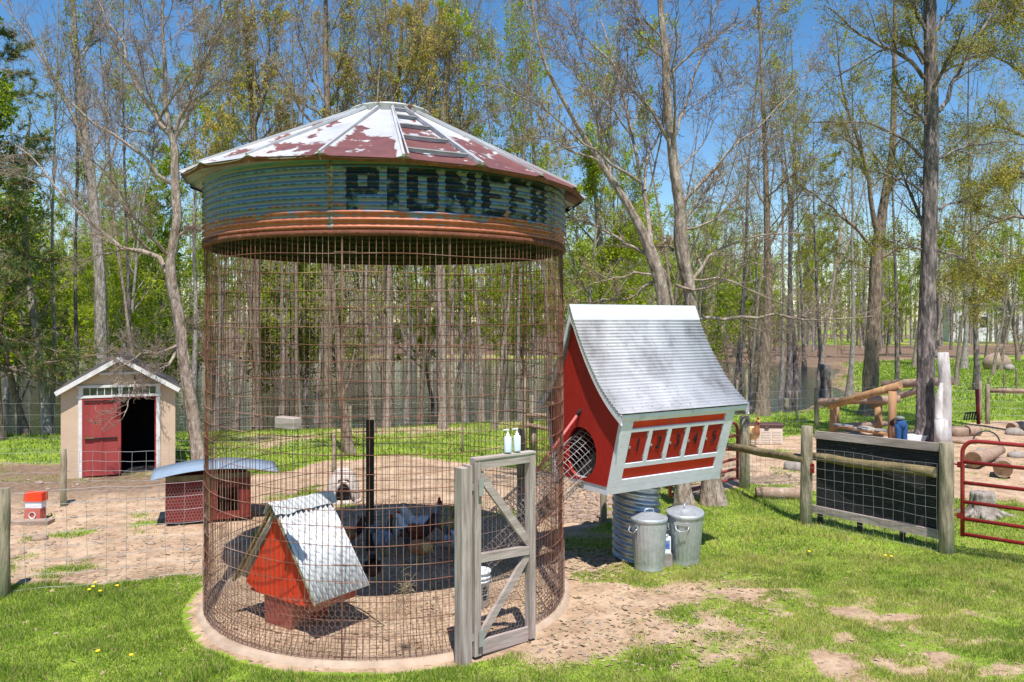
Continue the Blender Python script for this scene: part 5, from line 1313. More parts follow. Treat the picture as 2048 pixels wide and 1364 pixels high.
# short charred stump, hay mound, little rail fence behind the crib
tag(MB().lathe([(.26, -.05), (.19, .2), (.15, .7), (.19, 1.1), (.21, 1.35), (.14, 1.4), (.001, 1.35)], 22, fn=lambda r, z, a: r*(1+.15*math.sin(a*3+z*3)+.07*math.sin(a*7))).build('charred_stump', M['bark_d']), 'short dark broken stump standing in the meadow', 'stump').location = GR(1649, 803)
hm = thing('boulder', 'big brown boulder with a smaller one on the far meadow', 'boulder', GR(2000, 739))
MB().ball((-.2, 0, .42), .82, 18, 12, (1, .8, .75), .06, 3).build('large_stone', M['stone'], hm)
tag(MB().ball((0, 0, .15), .32, 12, 8, (1, .8, .7), .1, 4).build('boulder', M['stone_grey']), 'small grey boulder right of the big brown one', 'boulder').location = GR(2019, 741)
rf_ = thing('rail_fence', 'short fence of two thin log rails behind the crib', 'rail fence', GR(1060, 905)); fo = rf_.location.copy(); Y_ = fo.y
for a, b in (((1050, 830), (1125, 832)), ((1046, 848), (1120, 862))): MB().tube([PT(*a, Y_), PT(*b, Y_)], .05, 10).build('rail', M['log_wood'], rf_, fo)
for x, w_ in ((1068, 14), (1062, 8)): MB().tube([PT(x, 906, Y_+.1), PT(x+1, 790 if w_ < 10 else 850, Y_+.1)], w_/F*Y_/2, 10).build('post', M['post_wood'], rf_, fo)
# white building glimpsed through the wood
wb_ = Vector((PT(1965, 0, 118).x, 118, 0)); bld = thing('white_building', 'long white building barely seen through the trees on the right', 'building', wb_)
MB().box((0, 0, 2.6), (13, 6, 5.2)).build('wall', M['white_paint'], bld)
mb = MB(); mb.add([(-6.8, -3.4, 5.2), (6.8, -3.4, 5.2), (6.8, 3.4, 5.2), (-6.8, 3.4, 5.2), (-6.8, 0, 6.6), (6.8, 0, 6.6)], [(0, 1, 5, 4), (2, 3, 4, 5), (1, 2, 5), (3, 0, 4), (3, 2, 1, 0)]); mb.build('roof', M['stone_grey'], bld)
for x in (-4.5, -1.5, 1.5, 4.5): MB().box((x, -3.02, 2.8), (1.1, .05, 1.5)).build('window', M['glass'], bld)
# stones: rubble bank right of the crib and pebbles in the runs
rg = random.Random(21); mb = MB()
for k in range(520):
    a = rg.random()
    if k < 330: p = GR(rg.uniform(1080, 1230), rg.uniform(962, 1050))
    else: p = GR(rg.uniform(-60, 1100), rg.uniform(960, 1140))
    if (Vector((p.x, p.y, 0))-C0).length < CR+.2: continue
    r = rg.uniform(.015, .055)*(1.3 if k < 330 else 1)*(2 if rg.random() < .04 else 1)
    mb.ball((p.x, p.y, r*.15+float(height(np.array([p.x]), np.array([p.y]))[0])), r, 6, 4, (1.2, .9, .55), .2, k)
tag(mb.build('rubble', M['stone']), 'scattered pinkish stones in the dusty run and bank', kind='stuff')
mb = MB()
for k in range(2600):
    if k < 160: p = GR(rg.uniform(1130, 1250), rg.uniform(1095, 1160))
    elif k < 1000: p = GR(rg.uniform(1050, 1560), rg.uniform(1120, 1340))
    elif k < 1600: p = on(math.sqrt(rg.random())*1.85, rg.uniform(-180, 180), 0)
    elif k < 2000: p = GR(rg.uniform(-20, 400), rg.uniform(985, 1190))
    elif k < 2300: p = GR(rg.uniform(-60, 2100), rg.uniform(1060, 1360))
    else: p = GR(rg.uniform(1130, 1230), rg.uniform(950, 1045))
    z = float(height(np.array([p.x]), np.array([p.y]))[0])+.01; a = rg.uniform(0, 3.14); l = rg.uniform(.02, .06)*(.55 if k > 160 else 1)
    d = Vector((math.cos(a), math.sin(a), rg.uniform(-.2, .3)))*l; n_ = Vector((-d.y, d.x, rg.uniform(-.01, .02)))*.4
    q = Vector((p.x, p.y, z)); mb.add([q-d-n_, q+d-n_, q+d+n_, q-d+n_], [(0, 1, 2, 3)])
tag(mb.build('leaf_litter', M['straw']), 'dry leaves and chips on the ground beside the culvert', kind='stuff')
mb = MB()
for k in range(420):
    p = GR(rg.uniform(1060, 1500), rg.uniform(1130, 1330)) if k < 200 else on(math.sqrt(rg.random())*1.8, rg.uniform(-180, 180), 0)
    r = rg.uniform(.006, .02); mb.ball((p.x, p.y, float(height(np.array([p.x]), np.array([p.y]))[0])+r*.2), r, 5, 3, (1.2, .9, .6), .2, k)
tag(mb.build('gravel', M['stone_grey']), 'fine gravel bits on the bare dirt by the crib door', kind='stuff')
# dandelions
proto = thing('dandelion', 'yellow dandelion in the lawn', 'dandelion', GR(178, 1192), 0, 'dandelions dotted in the lawn')
m_ = MB(); m_.tube([(0, 0, -.01), (.003, 0, .07)], .002, 4); m_.build('stem', M['leaf_green'], proto)
m_ = MB(); m_.ball((.003, 0, .075), .022, 10, 5, (1, 1, .4)); m_.build('flower', M['yellow'], proto)
for px, py in ((190, 1178), (200, 1195), (234, 1184), (186, 1186), (195, 1318), (262, 1326), (1618, 1114), (1782, 1124), (1770, 1122), (1974, 1090)):
    dup(proto, GR(px, py), 0)
# ---------------------------------------------------------------- trees
def tubes_np(groups, off=(0, 0, 0)):
    """groups: list of (P (M,N,3), R (M,N), sides); returns verts, quads"""
    VV = []; FF = []; b = 0
    for gq in groups:
        P, Rr, n = gq[:3]
        if len(P) == 0: continue
        if len(gq) > 3:   # one bole: finer rings, furrows and root flare
            n = 30; K = 90; Nn = P.shape[1]; q = np.linspace(0, Nn-1, K); i0 = np.minimum(q.astype(int), Nn-2); f = (q-i0)
            # smooth (Catmull-Rom) resampling
            def cr(A, f_):
                g = lambda k: A[np.clip(i0+k, 0, Nn-1)]
                a0, a1, a2, a3 = g(-1), g(0), g(1), g(2); f1 = f_
                return .5*((2*a1)+(-a0+a2)*f1+(2*a0-5*a1+4*a2-a3)*f1**2+(-a0+3*a1-3*a2+a3)*f1**3)
            P = cr(P[0], f[:, None])[None]; Rr = cr(Rr[0], f)[None]
        Mm, N_, _ = P.shape
        T = np.empty_like(P); T[:, 1:-1] = P[:, 2:]-P[:, :-2]; T[:, 0] = P[:, 1]-P[:, 0]; T[:, -1] = P[:, -1]-P[:, -2]
        T /= np.linalg.norm(T, axis=2, keepdims=True)+1e-9
        mt = T.mean(1); ref = np.where(np.abs(mt[:, 2:3]) < .7, np.array([[0, 0, 1.]]), np.array([[1., .13, 0]]))[:, None]
        U = np.cross(T, ref); U /= np.linalg.norm(U, axis=2, keepdims=True)+1e-9; W_ = np.cross(T, U)
        an = np.arange(n)*2*math.pi/n
        ring = P[:, :, None]+(U[:, :, None]*np.cos(an)[None, None, :, None]+W_[:, :, None]*np.sin(an)[None, None, :, None])*Rr[:, :, None, None]
        if len(gq) > 3:
            rs = np.random.default_rng(int(abs(P[0, 0, 0])*100)); zz = P[0, :, 2]-P[0, 0, 2]; ph = rs.uniform(0, 6, 4)
            A = an[None, :]; fl_ = np.exp(-zz/.28)[:, None]
            mod = 1+.05*np.sin(7*A+ph[0]+zz[:, None]*1.1)+.035*np.sin(13*A+ph[1]-zz[:, None]*1.9)+.03*rs.normal(size=(K, n))+.05*np.sin(3*A+ph[3]+zz[:, None]*.8)+fl_*(.08+.16*np.maximum(0, np.sin(4*A+ph[2]))**2)
            ring = P[:, :, None]+(ring-P[:, :, None])*mod[None, :, :, None]
        VV.append(ring.reshape(-1, 3))
        m_, i_, k_ = np.meshgrid(np.arange(Mm), np.arange(N_-1), np.arange(n), indexing='ij')
        a = (m_*N_+i_)*n; k2 = (k_+1) % n
        FF.append((np.stack([a+k_, a+k2, a+n+k2, a+n+k_], -1)+b).reshape(-1, 4)); b += Mm*N_*n
    return np.concatenate(VV)-np.array(off), np.concatenate(FF)
def kids(r, P, Rr, n, t0, t1, ang, lr, rr, N_, trop, wob, rmin=.002, lend=.45, absL=None):
    Mm, Np, _ = P.shape
    L_ = np.linalg.norm(np.diff(P, axis=1), axis=2).sum(1)
    pi = np.repeat(np.arange(Mm), n); k = len(pi)
    t = t0+(t1-t0)*((np.tile(np.arange(n), Mm)+r.uniform(0, 1, k))/n); t = np.clip(t, 0, .995)
    x = t*(Np-1); i0 = x.astype(int); f = (x-i0)[:, None]
    p = P[pi, i0]*(1-f)+P[pi, i0+1]*f; rad0 = Rr[pi, i0]*(1-f[:, 0])+Rr[pi, i0+1]*f[:, 0]
    d = P[pi, i0+1]-P[pi, i0]; d /= np.linalg.norm(d, axis=1, keepdims=True)+1e-9
    rv = r.normal(size=(k, 3)); s = np.cross(d, rv); s /= np.linalg.norm(s, axis=1, keepdims=True)+1e-9
    a = np.radians(r.normal(ang, ang*.2, k))[:, None]
    c = d*np.cos(a)+s*np.sin(a)
    L = (L_[pi] if absL is None else absL)*lr*r.uniform(.6, 1.25, k)*(1-lend*(t-t0)/(t1-t0+1e-6))
    st = (L/(N_-1))[:, None]; out = np.empty((k, N_, 3)); out[:, 0] = p
    for q in range(1, N_):
        c = c+r.normal(size=(k, 3))*wob; c[:, 2] += trop; c /= np.linalg.norm(c, axis=1, keepdims=True)
        out[:, q] = out[:, q-1]+c*st
    r0 = np.maximum(rad0*rr*r.uniform(.75, 1.1, k), rmin)
    tap = np.linspace(1, .3, N_)[None]
    return out, np.maximum(r0[:, None]*tap, rmin*.7)
def leaves(r, P, n, size, spread, clump=1):
    Mm, N_, _ = P.shape; k = n
    pi = r.integers(0, Mm, k); x = r.uniform(.2, .999, k)*(N_-1); i0 = x.astype(int); f = (x-i0)[:, None]
    p = P[pi, i0]*(1-f)+P[pi, i0+1]*f
    p = np.repeat(p, clump, 0); k = len(p); p = p+r.normal(size=(k, 3))*spread
    a = r.normal(size=(k, 3)); a /= np.linalg.norm(a, axis=1, keepdims=True); b = np.cross(a, r.normal(size=(k, 3))); b /= np.linalg.norm(b, axis=1, keepdims=True)
    s = size*r.uniform(.5, 1.3, k)[:, None]; w_ = .62
    V = np.stack([p-a*s, p-b*s*w_*.8, p+a*s*.95, p+b*s*w_], 1)
    return V.reshape(-1, 3)
def build_tree(name_root, label, cat, loc, wood, twigs, lv, barkm, twigm, leafm, group=None, link_root=True, trunk_off=None):
    o = thing('tree' if name_root is None else name_root, label, cat, loc, 0, group); off = np.array(loc)
    V, Fq = tubes_np(wood, off); npmesh('trunk', V, Fq, [barkm], smooth=True, parent=o)
    V, Fq = tubes_np(twigs, off); nW = len(Fq); mi = np.zeros(nW, int); mats = [twigm]; sm = np.ones(nW, bool)
    b = len(V)
    for k, lvv in enumerate(lv):
        lvv = lvv-off; f = np.arange(len(lvv)).reshape(-1, 4)+b; V = np.concatenate([V, lvv]); Fq = np.concatenate([Fq, f]); mi = np.concatenate([mi, np.full(len(f), k+1)]); b += len(lvv); sm = np.concatenate([sm, np.zeros(len(f), bool)])
    mats += leafm
    npmesh('crown', V, Fq, mats, mi, smooth=sm, parent=o)
    return o
def trunk_path(r, h, r0, N_=14, lean=.05, wob=.035, top=.10):
    d = np.array([r.normal()*lean, r.normal()*lean, 1.0]); p = np.zeros((N_, 3)); p[0] = (0, 0, -.25); s = (h+.25)/(N_-1)
    for i in range(1, N_):
        d = d+np.array([r.normal()*wob, r.normal()*wob, 0]); d /= np.linalg.norm(d); p[i] = p[i-1]+d*s
    t = np.linspace(0, 1, N_); rr = r0*(1-(1-top)*t**.62); rr[0] *= 1.6; rr[1] *= 1.08
    return p[None], rr[None]
FT = []    # forest prototypes
def proto_tree(seed, kind, h=18, r0=.16, clear=.4, nl=13, ang=42, lr=.26, leafset=None, barkm='bark_b', twigm='twig', nb=7, ntw=6, nt2=3, wobl=.10, cat='tree', trop=.06, tmin=.004):
    r = np.random.default_rng(seed)
    P, Rr = trunk_path(r, h, r0)
    P1, R1 = kids(r, P, Rr, nl, clear, .98, ang, lr, .42, 8, trop, wobl, .008)
    if kind == 'fork':
        P0, R0 = kids(r, P, Rr, 2, clear, clear+.15, 22, .55, .75, 9, .05, .05, .02, lend=.1)
        P1b, R1b = kids(r, P0, R0, 7, .2, .95, 40, .4, .45, 8, .05, wobl, .008)
    P2, R2 = kids(r, P1, R1, nb, .2, .98, 40, .45, .5, 6, .03, .13, .005)
    wood = [(P, Rr, 9), (P1, R1, 5)]
    if kind == 'fork':
        wood += [(P0, R0, 7), (P1b, R1b, 5)]
        Pb, Rb = kids(r, P1b, R1b, nb, .2, .98, 40, .45, .5, 6, .03, .13, .005); P2 = np.concatenate([P2, Pb]); R2 = np.concatenate([R2, Rb])
    P3, R3 = kids(r, P2, R2, ntw, .1, .98, 38, .5, .6, 4, .02, .16, tmin)
    tw = [(P2, R2, 4), (P3, R3, 3)]
    last = P3
    if nt2:
        P4, R4 = kids(r, P3, R3, nt2, .1, .98, 36, .6, .7, 3, .02, .2, tmin*.8); tw.append((P4, R4, 3)); last = P4
    # low scraggly branches on the bole
    Pl, Rl = kids(r, P, Rr, 5, .1, clear, 75, .10, .15, 5, .0, .2, .005); Pk, Rk = kids(r, Pl, Rl, 5, .3, .98, 40, .5, .6, 4, 0, .2, .004); tw += [(Pl, Rl, 3), (Pk, Rk, 3)]
    lv = []; lm = []
    for (mname, n, size, spread, clump) in (leafset or []):
        lv.append(leaves(r, last, n, size, spread, clump)); lm.append(M[mname])
    o = build_tree('tree', 'x', cat, (0, 0, 0), wood, tw, lv, M[barkm], M[twigm], lm)
    return o
T_ = {}
T_['bare1'] = proto_tree(101, '', 19, .17, .42, 14, leafset=[('leaf_bud', 900, .04, .03, 2), ('leaf_lime', 1500, .05, .06, 2)], barkm='bark_b')
T_['bare2'] = proto_tree(102, 'fork', 18, .18, .36, 8, leafset=[('leaf_bud', 600, .035, .03, 2)], barkm='bark_a', twigm='twig_l')
T_['bare3'] = proto_tree(103, '', 20, .15, .5, 12, 34, leafset=[('leaf_olive', 500, .05, .05, 2), ('leaf_lime', 1200, .05, .06, 2)], barkm='bark_a')
T_['lime1'] = proto_tree(104, '', 17, .15, .25, 15, 48, leafset=[('leaf_lime', 4000, .07, .09, 2)], barkm='bark_b', nt2=2)
T_['lime2'] = proto_tree(105, 'fork', 15, .14, .2, 9, 50, leafset=[('leaf_green', 1500, .075, .09, 2), ('leaf_lime', 3200, .075, .09, 2)], barkm='bark_c', nt2=2)
T_['ochre1'] = proto_tree(106, 'fork', 18, .17, .35, 9, 38, leafset=[('leaf_ochre', 4000, .06, .06, 2), ('leaf_lime', 600, .06, .06, 2)], barkm='bark_c', nt2=2)
T_['olive1'] = proto_tree(107, '', 18, .18, .3, 15, 55, leafset=[('leaf_olive', 4500, .07, .08, 2), ('leaf_lime', 1200, .07, .08, 1)], barkm='bark_d', nt2=2)
T_['green1'] = proto_tree(108, '', 14, .13, .16, 17, 52, leafset=[('leaf_green', 3600, .075, .09, 2), ('leaf_lime', 1800, .075, .09, 2)], barkm='bark_c', nt2=2)
T_['dark1'] = proto_tree(109, '', 19, .18, .45, 12, 44, leafset=[('leaf_bud', 500, .04, .03, 2)], barkm='bark_d')
T_['bush1'] = proto_tree(110, 'fork', 5.5, .05, .08, 9, 45, .40, [('leaf_lime', 2600, .06, .09, 2)], 'bark_c', nb=6, ntw=5, nt2=0)
T_['bush2'] = proto_tree(111, 'fork', 4.2, .04, .05, 10, 48, .42, [('leaf_green', 900, .055, .09, 2), ('leaf_olive', 400, .05, .08, 2)], 'bark_c', nb=6, ntw=5, nt2=0)
T_['brush'] = proto_tree(112, 'fork', 3.6, .04, .04, 10, 55, .5, [('leaf_bud', 250, .04, .05, 1)], 'bark_c', 'twig_l', nb=7, ntw=5, nt2=2)
DESC = {'bare1': 'tall bare grey tree', 'bare2': 'forked bare pinkish tree', 'bare3': 'slender pale bare tree', 'lime1': 'tall lime leafed tree', 'lime2': 'forked lime leafed tree', 'ochre1': 'tree with ochre catkins',
        'olive1': 'dark tree with olive leaves', 'green1': 'young green leafed tree', 'dark1': 'dark barked bare tree', 'bush1': 'lime green shrub', 'bush2': 'low green shrub', 'brush': 'bare tangled brush'}
CAT = {'bush1': 'shrub', 'bush2': 'shrub', 'brush': 'shrub'}
used = {}
def region(px):
    for a, s in ((0, 'beyond the left edge'), (130, 'left of the tan shed'), (365, 'behind the tan shed'), (560, 'behind left part of the crib'), (790, 'behind the middle of the crib'), (1130, 'behind right part of the crib'),
                 (1300, 'left of the nest house'), (1500, 'behind the nest house'), (1640, 'right of the nest house roof'), (1830, 'left of the big dark trunk'), (2048, 'right of the big dark trunk')):
        if px < a: return s
    return 'past the right edge'
def put(kind, x, y, s=1.0, rz=None, sz=None, label=None):
    px = 1024+F*x/y
    base = ('by the pond ' if y < 30 else 'midway back ' if y < 48 else 'far back ')
    lb = label or (DESC[kind]+' '+base+region(px)); gname = lb+' (woodland)'
    z = float(height(np.array([x]), np.array([y]))[0]); sc = (s, s, sz if sz else s); rz = random.uniform(0, 6.28) if rz is None else rz
    if kind not in used:
        o = T_[kind]; used[kind] = 1; o.location = (x, y, z); o.rotation_euler = (0, 0, rz); o.scale = sc
    else: o = dup(T_[kind], (x, y, z), rz, None, sc)
    o['label'] = lb; o['category'] = CAT.get(kind, 'tree'); o['group'] = gname; o.name = 'shrub' if kind in CAT else 'tree'
    return o
placed = []
def ok(x, y, dmin):
    for a, b in placed:
        if (a-x)**2+(b-y)**2 < dmin*dmin: return False
    placed.append((x, y)); return True
# trunks that can be picked out in the photograph (base px, base y, width px, kind)
SPEC = [(430, 852, 15, 'bare1'), (470, 846, 13, 'bare3'), (520, 850, 18, 'ochre1'), (562, 842, 14, 'bare2'), (600, 848, 17, 'bare2'), (632, 838, 13, 'bare3'), (650, 846, 16, 'dark1'), (745, 866, 16, 'bare3'), (772, 852, 24, 'bare2'),
        (812, 838, 13, 'bare1'), (840, 842, 14, 'ochre1'), (885, 858, 26, 'bare2'), (905, 840, 16, 'bare3'), (930, 835, 14, 'bare1'), (962, 846, 18, 'bare2'), (988, 858, 16, 'bare3'), (1012, 838, 16, 'lime1'), (1040, 834, 18, 'bare1'), (1070, 828, 15, 'lime1'),
        (1110, 834, 17, 'bare2'), (1170, 830, 18, 'lime1'), (1225, 824, 16, 'bare1'), (1475, 762, 22, 'dark1'), (1500, 810, 14, 'bare3'), (1560, 790, 16, 'bare1'), (1578, 782, 24, 'dark1'), (1594, 780, 20, 'dark1'), (1640, 755, 18, 'bare2'), (1697, 796, 20, 'bare1'), (1795, 790, 17, 'dark1'),
        (1912, 770, 14, 'bare2'), (1928, 738, 20, 'bare1'), (1955, 780, 22, 'dark1'), (1985, 750, 11, 'bare3'), (2000, 740, 11, 'bare3'), (2037, 722, 13, 'lime2'), (1828, 735, 14, 'bare2'), (100, 858, 17, 'bare1'), (155, 850, 18, 'dark1'), (55, 862, 24, 'green1'),
        (10, 800, 15, 'bare1'), (380, 838, 24, 'bare1'), (285, 850, 17, 'bare3'), (262, 845, 18, 'dark1'), (1375, 800, 20, 'bare2'), (1130, 800, 14, 'ochre1'), (690, 820, 12, 'green1'), (1750, 745, 10, 'bare3')]
for px, by, wp, kd in SPEC:
    p = GR(px, by); placed.append((p.x, p.y)); r_ = wp/F*p.y/2
    base_r = {'bare1': .17, 'bare2': .18, 'bare3': .15, 'lime1': .15, 'lime2': .14, 'ochre1': .17, 'olive1': .18, 'green1': .13, 'dark1': .18}[kd]
    s = min(1.2, max(.5, r_/base_r*.62)); put(kd, p.x, p.y, s, sz=min(.95, max(.72, s)))
rf2 = random.Random(44); cnt = 0
def wpick(d): 
    k = list(d); return rf2.choices(k, [d[a] for a in k])[0]
for i in range(4000):
    if cnt >= 140: break
    y = 25+ (96-25)*rf2.random()**.95; px = rf2.uniform(-260, 2300); x = (px-1024)/F*y
    if y < 27 and px < 1400: continue
    if px > 1400 and y < 30: continue
    if px > 1640 and y < 62 and rf2.random() < .93: continue
    if px > 1640 and y < 34: continue
    if px < 1150 and y < 50 and rf2.random() < .45: continue
    if not ok(x, y, 1.5+y*.02): continue
    if px < 420: kd = wpick({'bare1': 3, 'bare3': 2, 'lime1': 4, 'lime2': 3, 'green1': 4, 'dark1': .7, 'olive1': 1})
    elif px < 1000: kd = wpick({'bare1': 3, 'bare2': 2, 'bare3': 3, 'lime1': 3.5, 'ochre1': 4, 'green1': 3, 'dark1': .3})
    elif px < 1500: kd = wpick({'bare1': 1.5, 'bare2': 1, 'bare3': 2, 'lime1': 6, 'lime2': 5, 'green1': 2})
    else: kd = wpick({'bare1': 4, 'bare2': 2, 'bare3': 3, 'lime1': 3, 'olive1': 2, 'dark1': 2, 'lime2': 2})
    s = rf2.uniform(.6, .82); hs = rf2.uniform(.95, 1.2)
    if px > 950 and px < 1560 or px < 150: hs *= .8
    put(kd, x, y, s, sz=s*hs); cnt += 1
cnt = 0
for i in range(3000):
    if cnt >= 85: break
    y = 26+ (80-26)*rf2.random(); px = rf2.uniform(-200, 1640) if y < 62 else rf2.uniform(-200, 2250); x = (px-1024)/F*y
    inpond = sdist(np.array([x]), np.array([y]), POND)[0] > 0
    if inpond and y < 55 and px < 1150 and rf2.random() < .6: continue
    if px > 1400 and y < 31: continue
    if not ok(x, y, 1.0): continue
    kd = wpick({'bush1': 3, 'bush2': 2, 'brush': 4} if (px < 430 or 980 < px < 1560) else {'bush1': 1, 'bush2': 1, 'brush': 4})
    s = rf2.uniform(.8, 1.5); put(kd, x, y, s); cnt += 1
cnt = 0
for i in range(2000):
    if cnt >= 50: break
    y = rf2.uniform(31, 74); px = rf2.choice([rf2.uniform(-150, 430), rf2.uniform(930, 1560), rf2.uniform(-150, 1560), rf2.uniform(1640, 2048) if y > 62 else rf2.uniform(0, 400)]); x = (px-1024)/F*y
    if not ok(x, y, 1.2): continue
    kd = wpick({'lime1': 3, 'lime2': 4, 'green1': 2}); s = rf2.uniform(.42, .62); put(kd, x, y, s); cnt += 1
for k, o in T_.items():
    if k not in used: put(k, -30, 60, 1)
# tell the members of small look-alike groups apart by their order in the picture
from collections import defaultdict
gg = defaultdict(list)
for o in S.collection.objects:
    if o.get('group', '').endswith('(woodland)'): gg[o['group']].append(o)
ORD = ['', 'second', 'third', 'fourth', 'fifth', 'sixth']
for gname, os_ in gg.items():
    os_.sort(key=lambda o: o.location.x/o.location.y); n_ = len(os_)
    for k, o in enumerate(os_):
        o['group'] = o['label']+' trees'
        if 1 < n_ <= 6: o['label'] += (', leftmost of %d' % n_ if k == 0 else ', rightmost of %d' % n_ if k == n_-1 else ', %s from left' % ORD[k])
# far-off wood closing the horizon
r = np.random.default_rng(500); n = 760
fy_ = r.uniform(92, 150, n); fx_ = (r.uniform(-500, 2550, n)-1024)/F*fy_
P = np.zeros((n, 5, 3)); P[:, :, 0] = fx_[:, None]+np.cumsum(r.normal(size=(n, 5))*.15, 1); P[:, :, 1] = fy_[:, None]; hh = r.uniform(11, 19, n); P[:, :, 2] = np.linspace(-.2, 1, 5)[None]*hh[:, None]
Rr = r.uniform(.10, .24, n)[:, None]*np.linspace(1, .25, 5)[None]
P1, R1 = kids(r, P, Rr, 12, .22, .98, 42, .22, .35, 5, .05, .12, .02)
P2, R2 = kids(r, P1, R1, 6, .1, .98, 40, .55, .6, 3, .02, .15, .014)
V, Fq = tubes_np([(P, Rr, 5), (P1, R1, 3), (P2, R2, 3)]); mi = np.zeros(len(Fq), int)
b = len(V)
for k, (nn_, sz_) in enumerate(((60000, .16), (26000, .13), (30000, .15))):
    lv = leaves(r, P2, nn_, sz_, .35, 2); f = np.arange(len(lv)).reshape(-1, 4)+b; V = np.concatenate([V, lv]); Fq = np.concatenate([Fq, f]); mi = np.concatenate([mi, np.full(len(f), k+1)]); b += len(lv)
fw_ = npmesh('far_wood', V, Fq, [M['bark_b'], M['leaf_lime'], M['leaf_bud'], M['leaf_green']], mi)
tag(fw_, 'far-off mixed spring woodland closing the horizon', kind='stuff')
# ---------------------------------------------------------------- trees traced one by one
def hero(label, Z, trunk, limbs, seed, barkm, twigm, leafset, nl=0, nb=6, ntw=6, nt2=3, group=None, dz=.10, extra_t=(.45, .97), rtw=.0035, cat='tree', lr2=.58, ang2=38, cl=.22):
    r = np.random.default_rng(seed)
    def path(pts, z0, slope, N_, wsc=.86):
        pts = np.array([(p[0], p[1], p[2] if len(p) > 2 else -1) for p in pts], float)
        seg = np.hypot(np.diff(pts[:, 0]), np.diff(pts[:, 1])); s = np.concatenate([[0], np.cumsum(seg)]); q = np.linspace(0, s[-1], N_)
        X = np.interp(q, s, pts[:, 0]); Y = np.interp(q, s, pts[:, 1])
        Wd = np.interp(q, s, pts[:, 2])
        zz = z0+slope*q/F*Z; Wd = Wd*wsc
        out = np.stack([(X-1024)/F*zz, zz, EYE-(Y-640)/F*zz], 1)
        return out, Wd/F*Z/2
    P, Rr = path(trunk, Z, 0.0, 22); P[0, 2] = min(P[0, 2], -.1); Rr[0] *= 1.15
    wood = [(P[None], Rr[None], 14, 1)]; LP = []; LR_ = []
    for i, lb in enumerate(limbs):
        sl = r.uniform(-dz, dz)*2.2
        if not hasattr(lb[0], '__len__'): sl = lb[0]; lb = lb[1:]
        j = int(np.argmin(np.hypot((P[:, 0]/P[:, 1])*F+1024-lb[0][0], EYE*0+(EYE-P[:, 2])/P[:, 1]*F+640-lb[0][1])))
        w0 = lb[0][2] if len(lb[0]) > 2 else None
        w0 = w0 or max(4, Rr[j]*2*F/Z*.55)
        ln = len(lb); pts = [(p[0], p[1], w0*(1-.80*k/(ln-1))) for k, p in enumerate(lb)]
        a, b_ = path(pts, Z, sl, 12, .72); LP.append(a); LR_.append(b_)
    grp = []
    if LP:
        LP = np.array(LP); LR_ = np.array(LR_); jit = r.normal(size=LP.shape)*.02; jit[:, 0] = 0; LP = LP+jit; wood.append((LP, LR_, 8))
    else: LP = np.zeros((0, 12, 3)); LR_ = np.zeros((0, 12))
    if nl:
        Pn, Rn = kids(r, P[None], Rr[None], nl, extra_t[0], extra_t[1], 48, cl, .35, 12, .05, .08, .012); LP = np.concatenate([LP, Pn]); LR_ = np.concatenate([LR_, Rn]); wood.append((Pn, Rn, 6))
    Ps, Rs = kids(r, LP, LR_, 7, .15, .95, 38, .42, .5, 8, .05, .07, .006); wood.append((Ps, Rs, 5))
    P2a, R2a = kids(r, LP, LR_, nb, .15, .98, ang2, .30, .35, 6, .05, .09, .005); P2b, R2b = kids(r, Ps, Rs, nb, .1, .98, ang2, lr2, .5, 6, .05, .08, .004)
    P2 = np.concatenate([P2a, P2b]); R2 = np.concatenate([R2a, R2b])
    P3, R3 = kids(r, P2, R2, ntw, .1, .98, 40, .5, .6, 4, .02, .16, rtw); tw = [(P2, R2, 4), (P3, R3, 3)]; last = P3
    if nt2: P4, R4 = kids(r, P3, R3, nt2, .1, .98, 38, .6, .7, 3, .02, .2, rtw*.8); tw.append((P4, R4, 3)); last = P4
    lv = []; lm = []
    for (mname, n_, size, spread, clump) in leafset: lv.append(leaves(r, last, n_, size, spread, clump)); lm.append(M[mname])
    base = (float(P[0, 0]), float(P[0, 1]), 0.0)
    return build_tree('tree', label, cat, base, wood, tw, lv, M[barkm], M[twigm], lm, group)
hero('leaning bare tree with spreading limbs between the shed and the crib', 16.8,
     [(403, 934, 36), (396, 897, 32), (381, 800, 28), (367, 724, 26), (361, 657, 25), (350, 590, 25), (336, 549, 26), (343, 513, 20), (354, 436, 20), (350, 359, 19), (349, 287, 17), (341, 268, 15), (331, 205, 10), (329, 103, 8), (323, 51, 6), (328, -20, 4)],
     [[(334, 545, 17), (329, 518), (303, 505), (251, 498), (216, 472), (169, 436), (128, 395), (67, 313), (30, 290)],
      [(348, 370, 12), (334, 364), (308, 344), (298, 318), (241, 277), (190, 251), (154, 221), (103, 154), (60, 90), (40, 60)],
      [(343, 272, 14), (318, 241), (287, 200), (257, 133), (246, 87), (210, 36), (190, -10)],
      [(350, 262, 12), (380, 195), (405, 128), (426, 87), (457, 10), (470, -30)],
      [(348, 280, 10), (370, 235), (400, 195), (447, 159), (485, 60)],
      [(318, 241, 8), (345, 195), (370, 159), (400, 120), (440, 60)],
      [(303, 340, 6), (305, 290), (312, 255)], [(352, 477, 10), (382, 452), (395, 440)],
      [-.75, (352, 700, 9), (343, 727), (320, 736), (270, 748), (262, 790), (249, 835)], [-1.0, (356, 690, 8), (320, 708), (281, 707), (240, 735)], [-.9, (300, 500, 9), (270, 470), (250, 420), (200, 400)],
      [-.9, (338, 515, 10), (300, 470), (270, 430), (200, 330), (150, 300)], [(362, 680, 6), (390, 650), (405, 640)], [(300, 270, 6), (250, 260), (225, 180), (195, 140)]],
     31, 'bark_a', 'twig_l', [('leaf_bud', 1500, .018, .02, 1)], nl=5, nb=8, ntw=7, extra_t=(.6, .97))
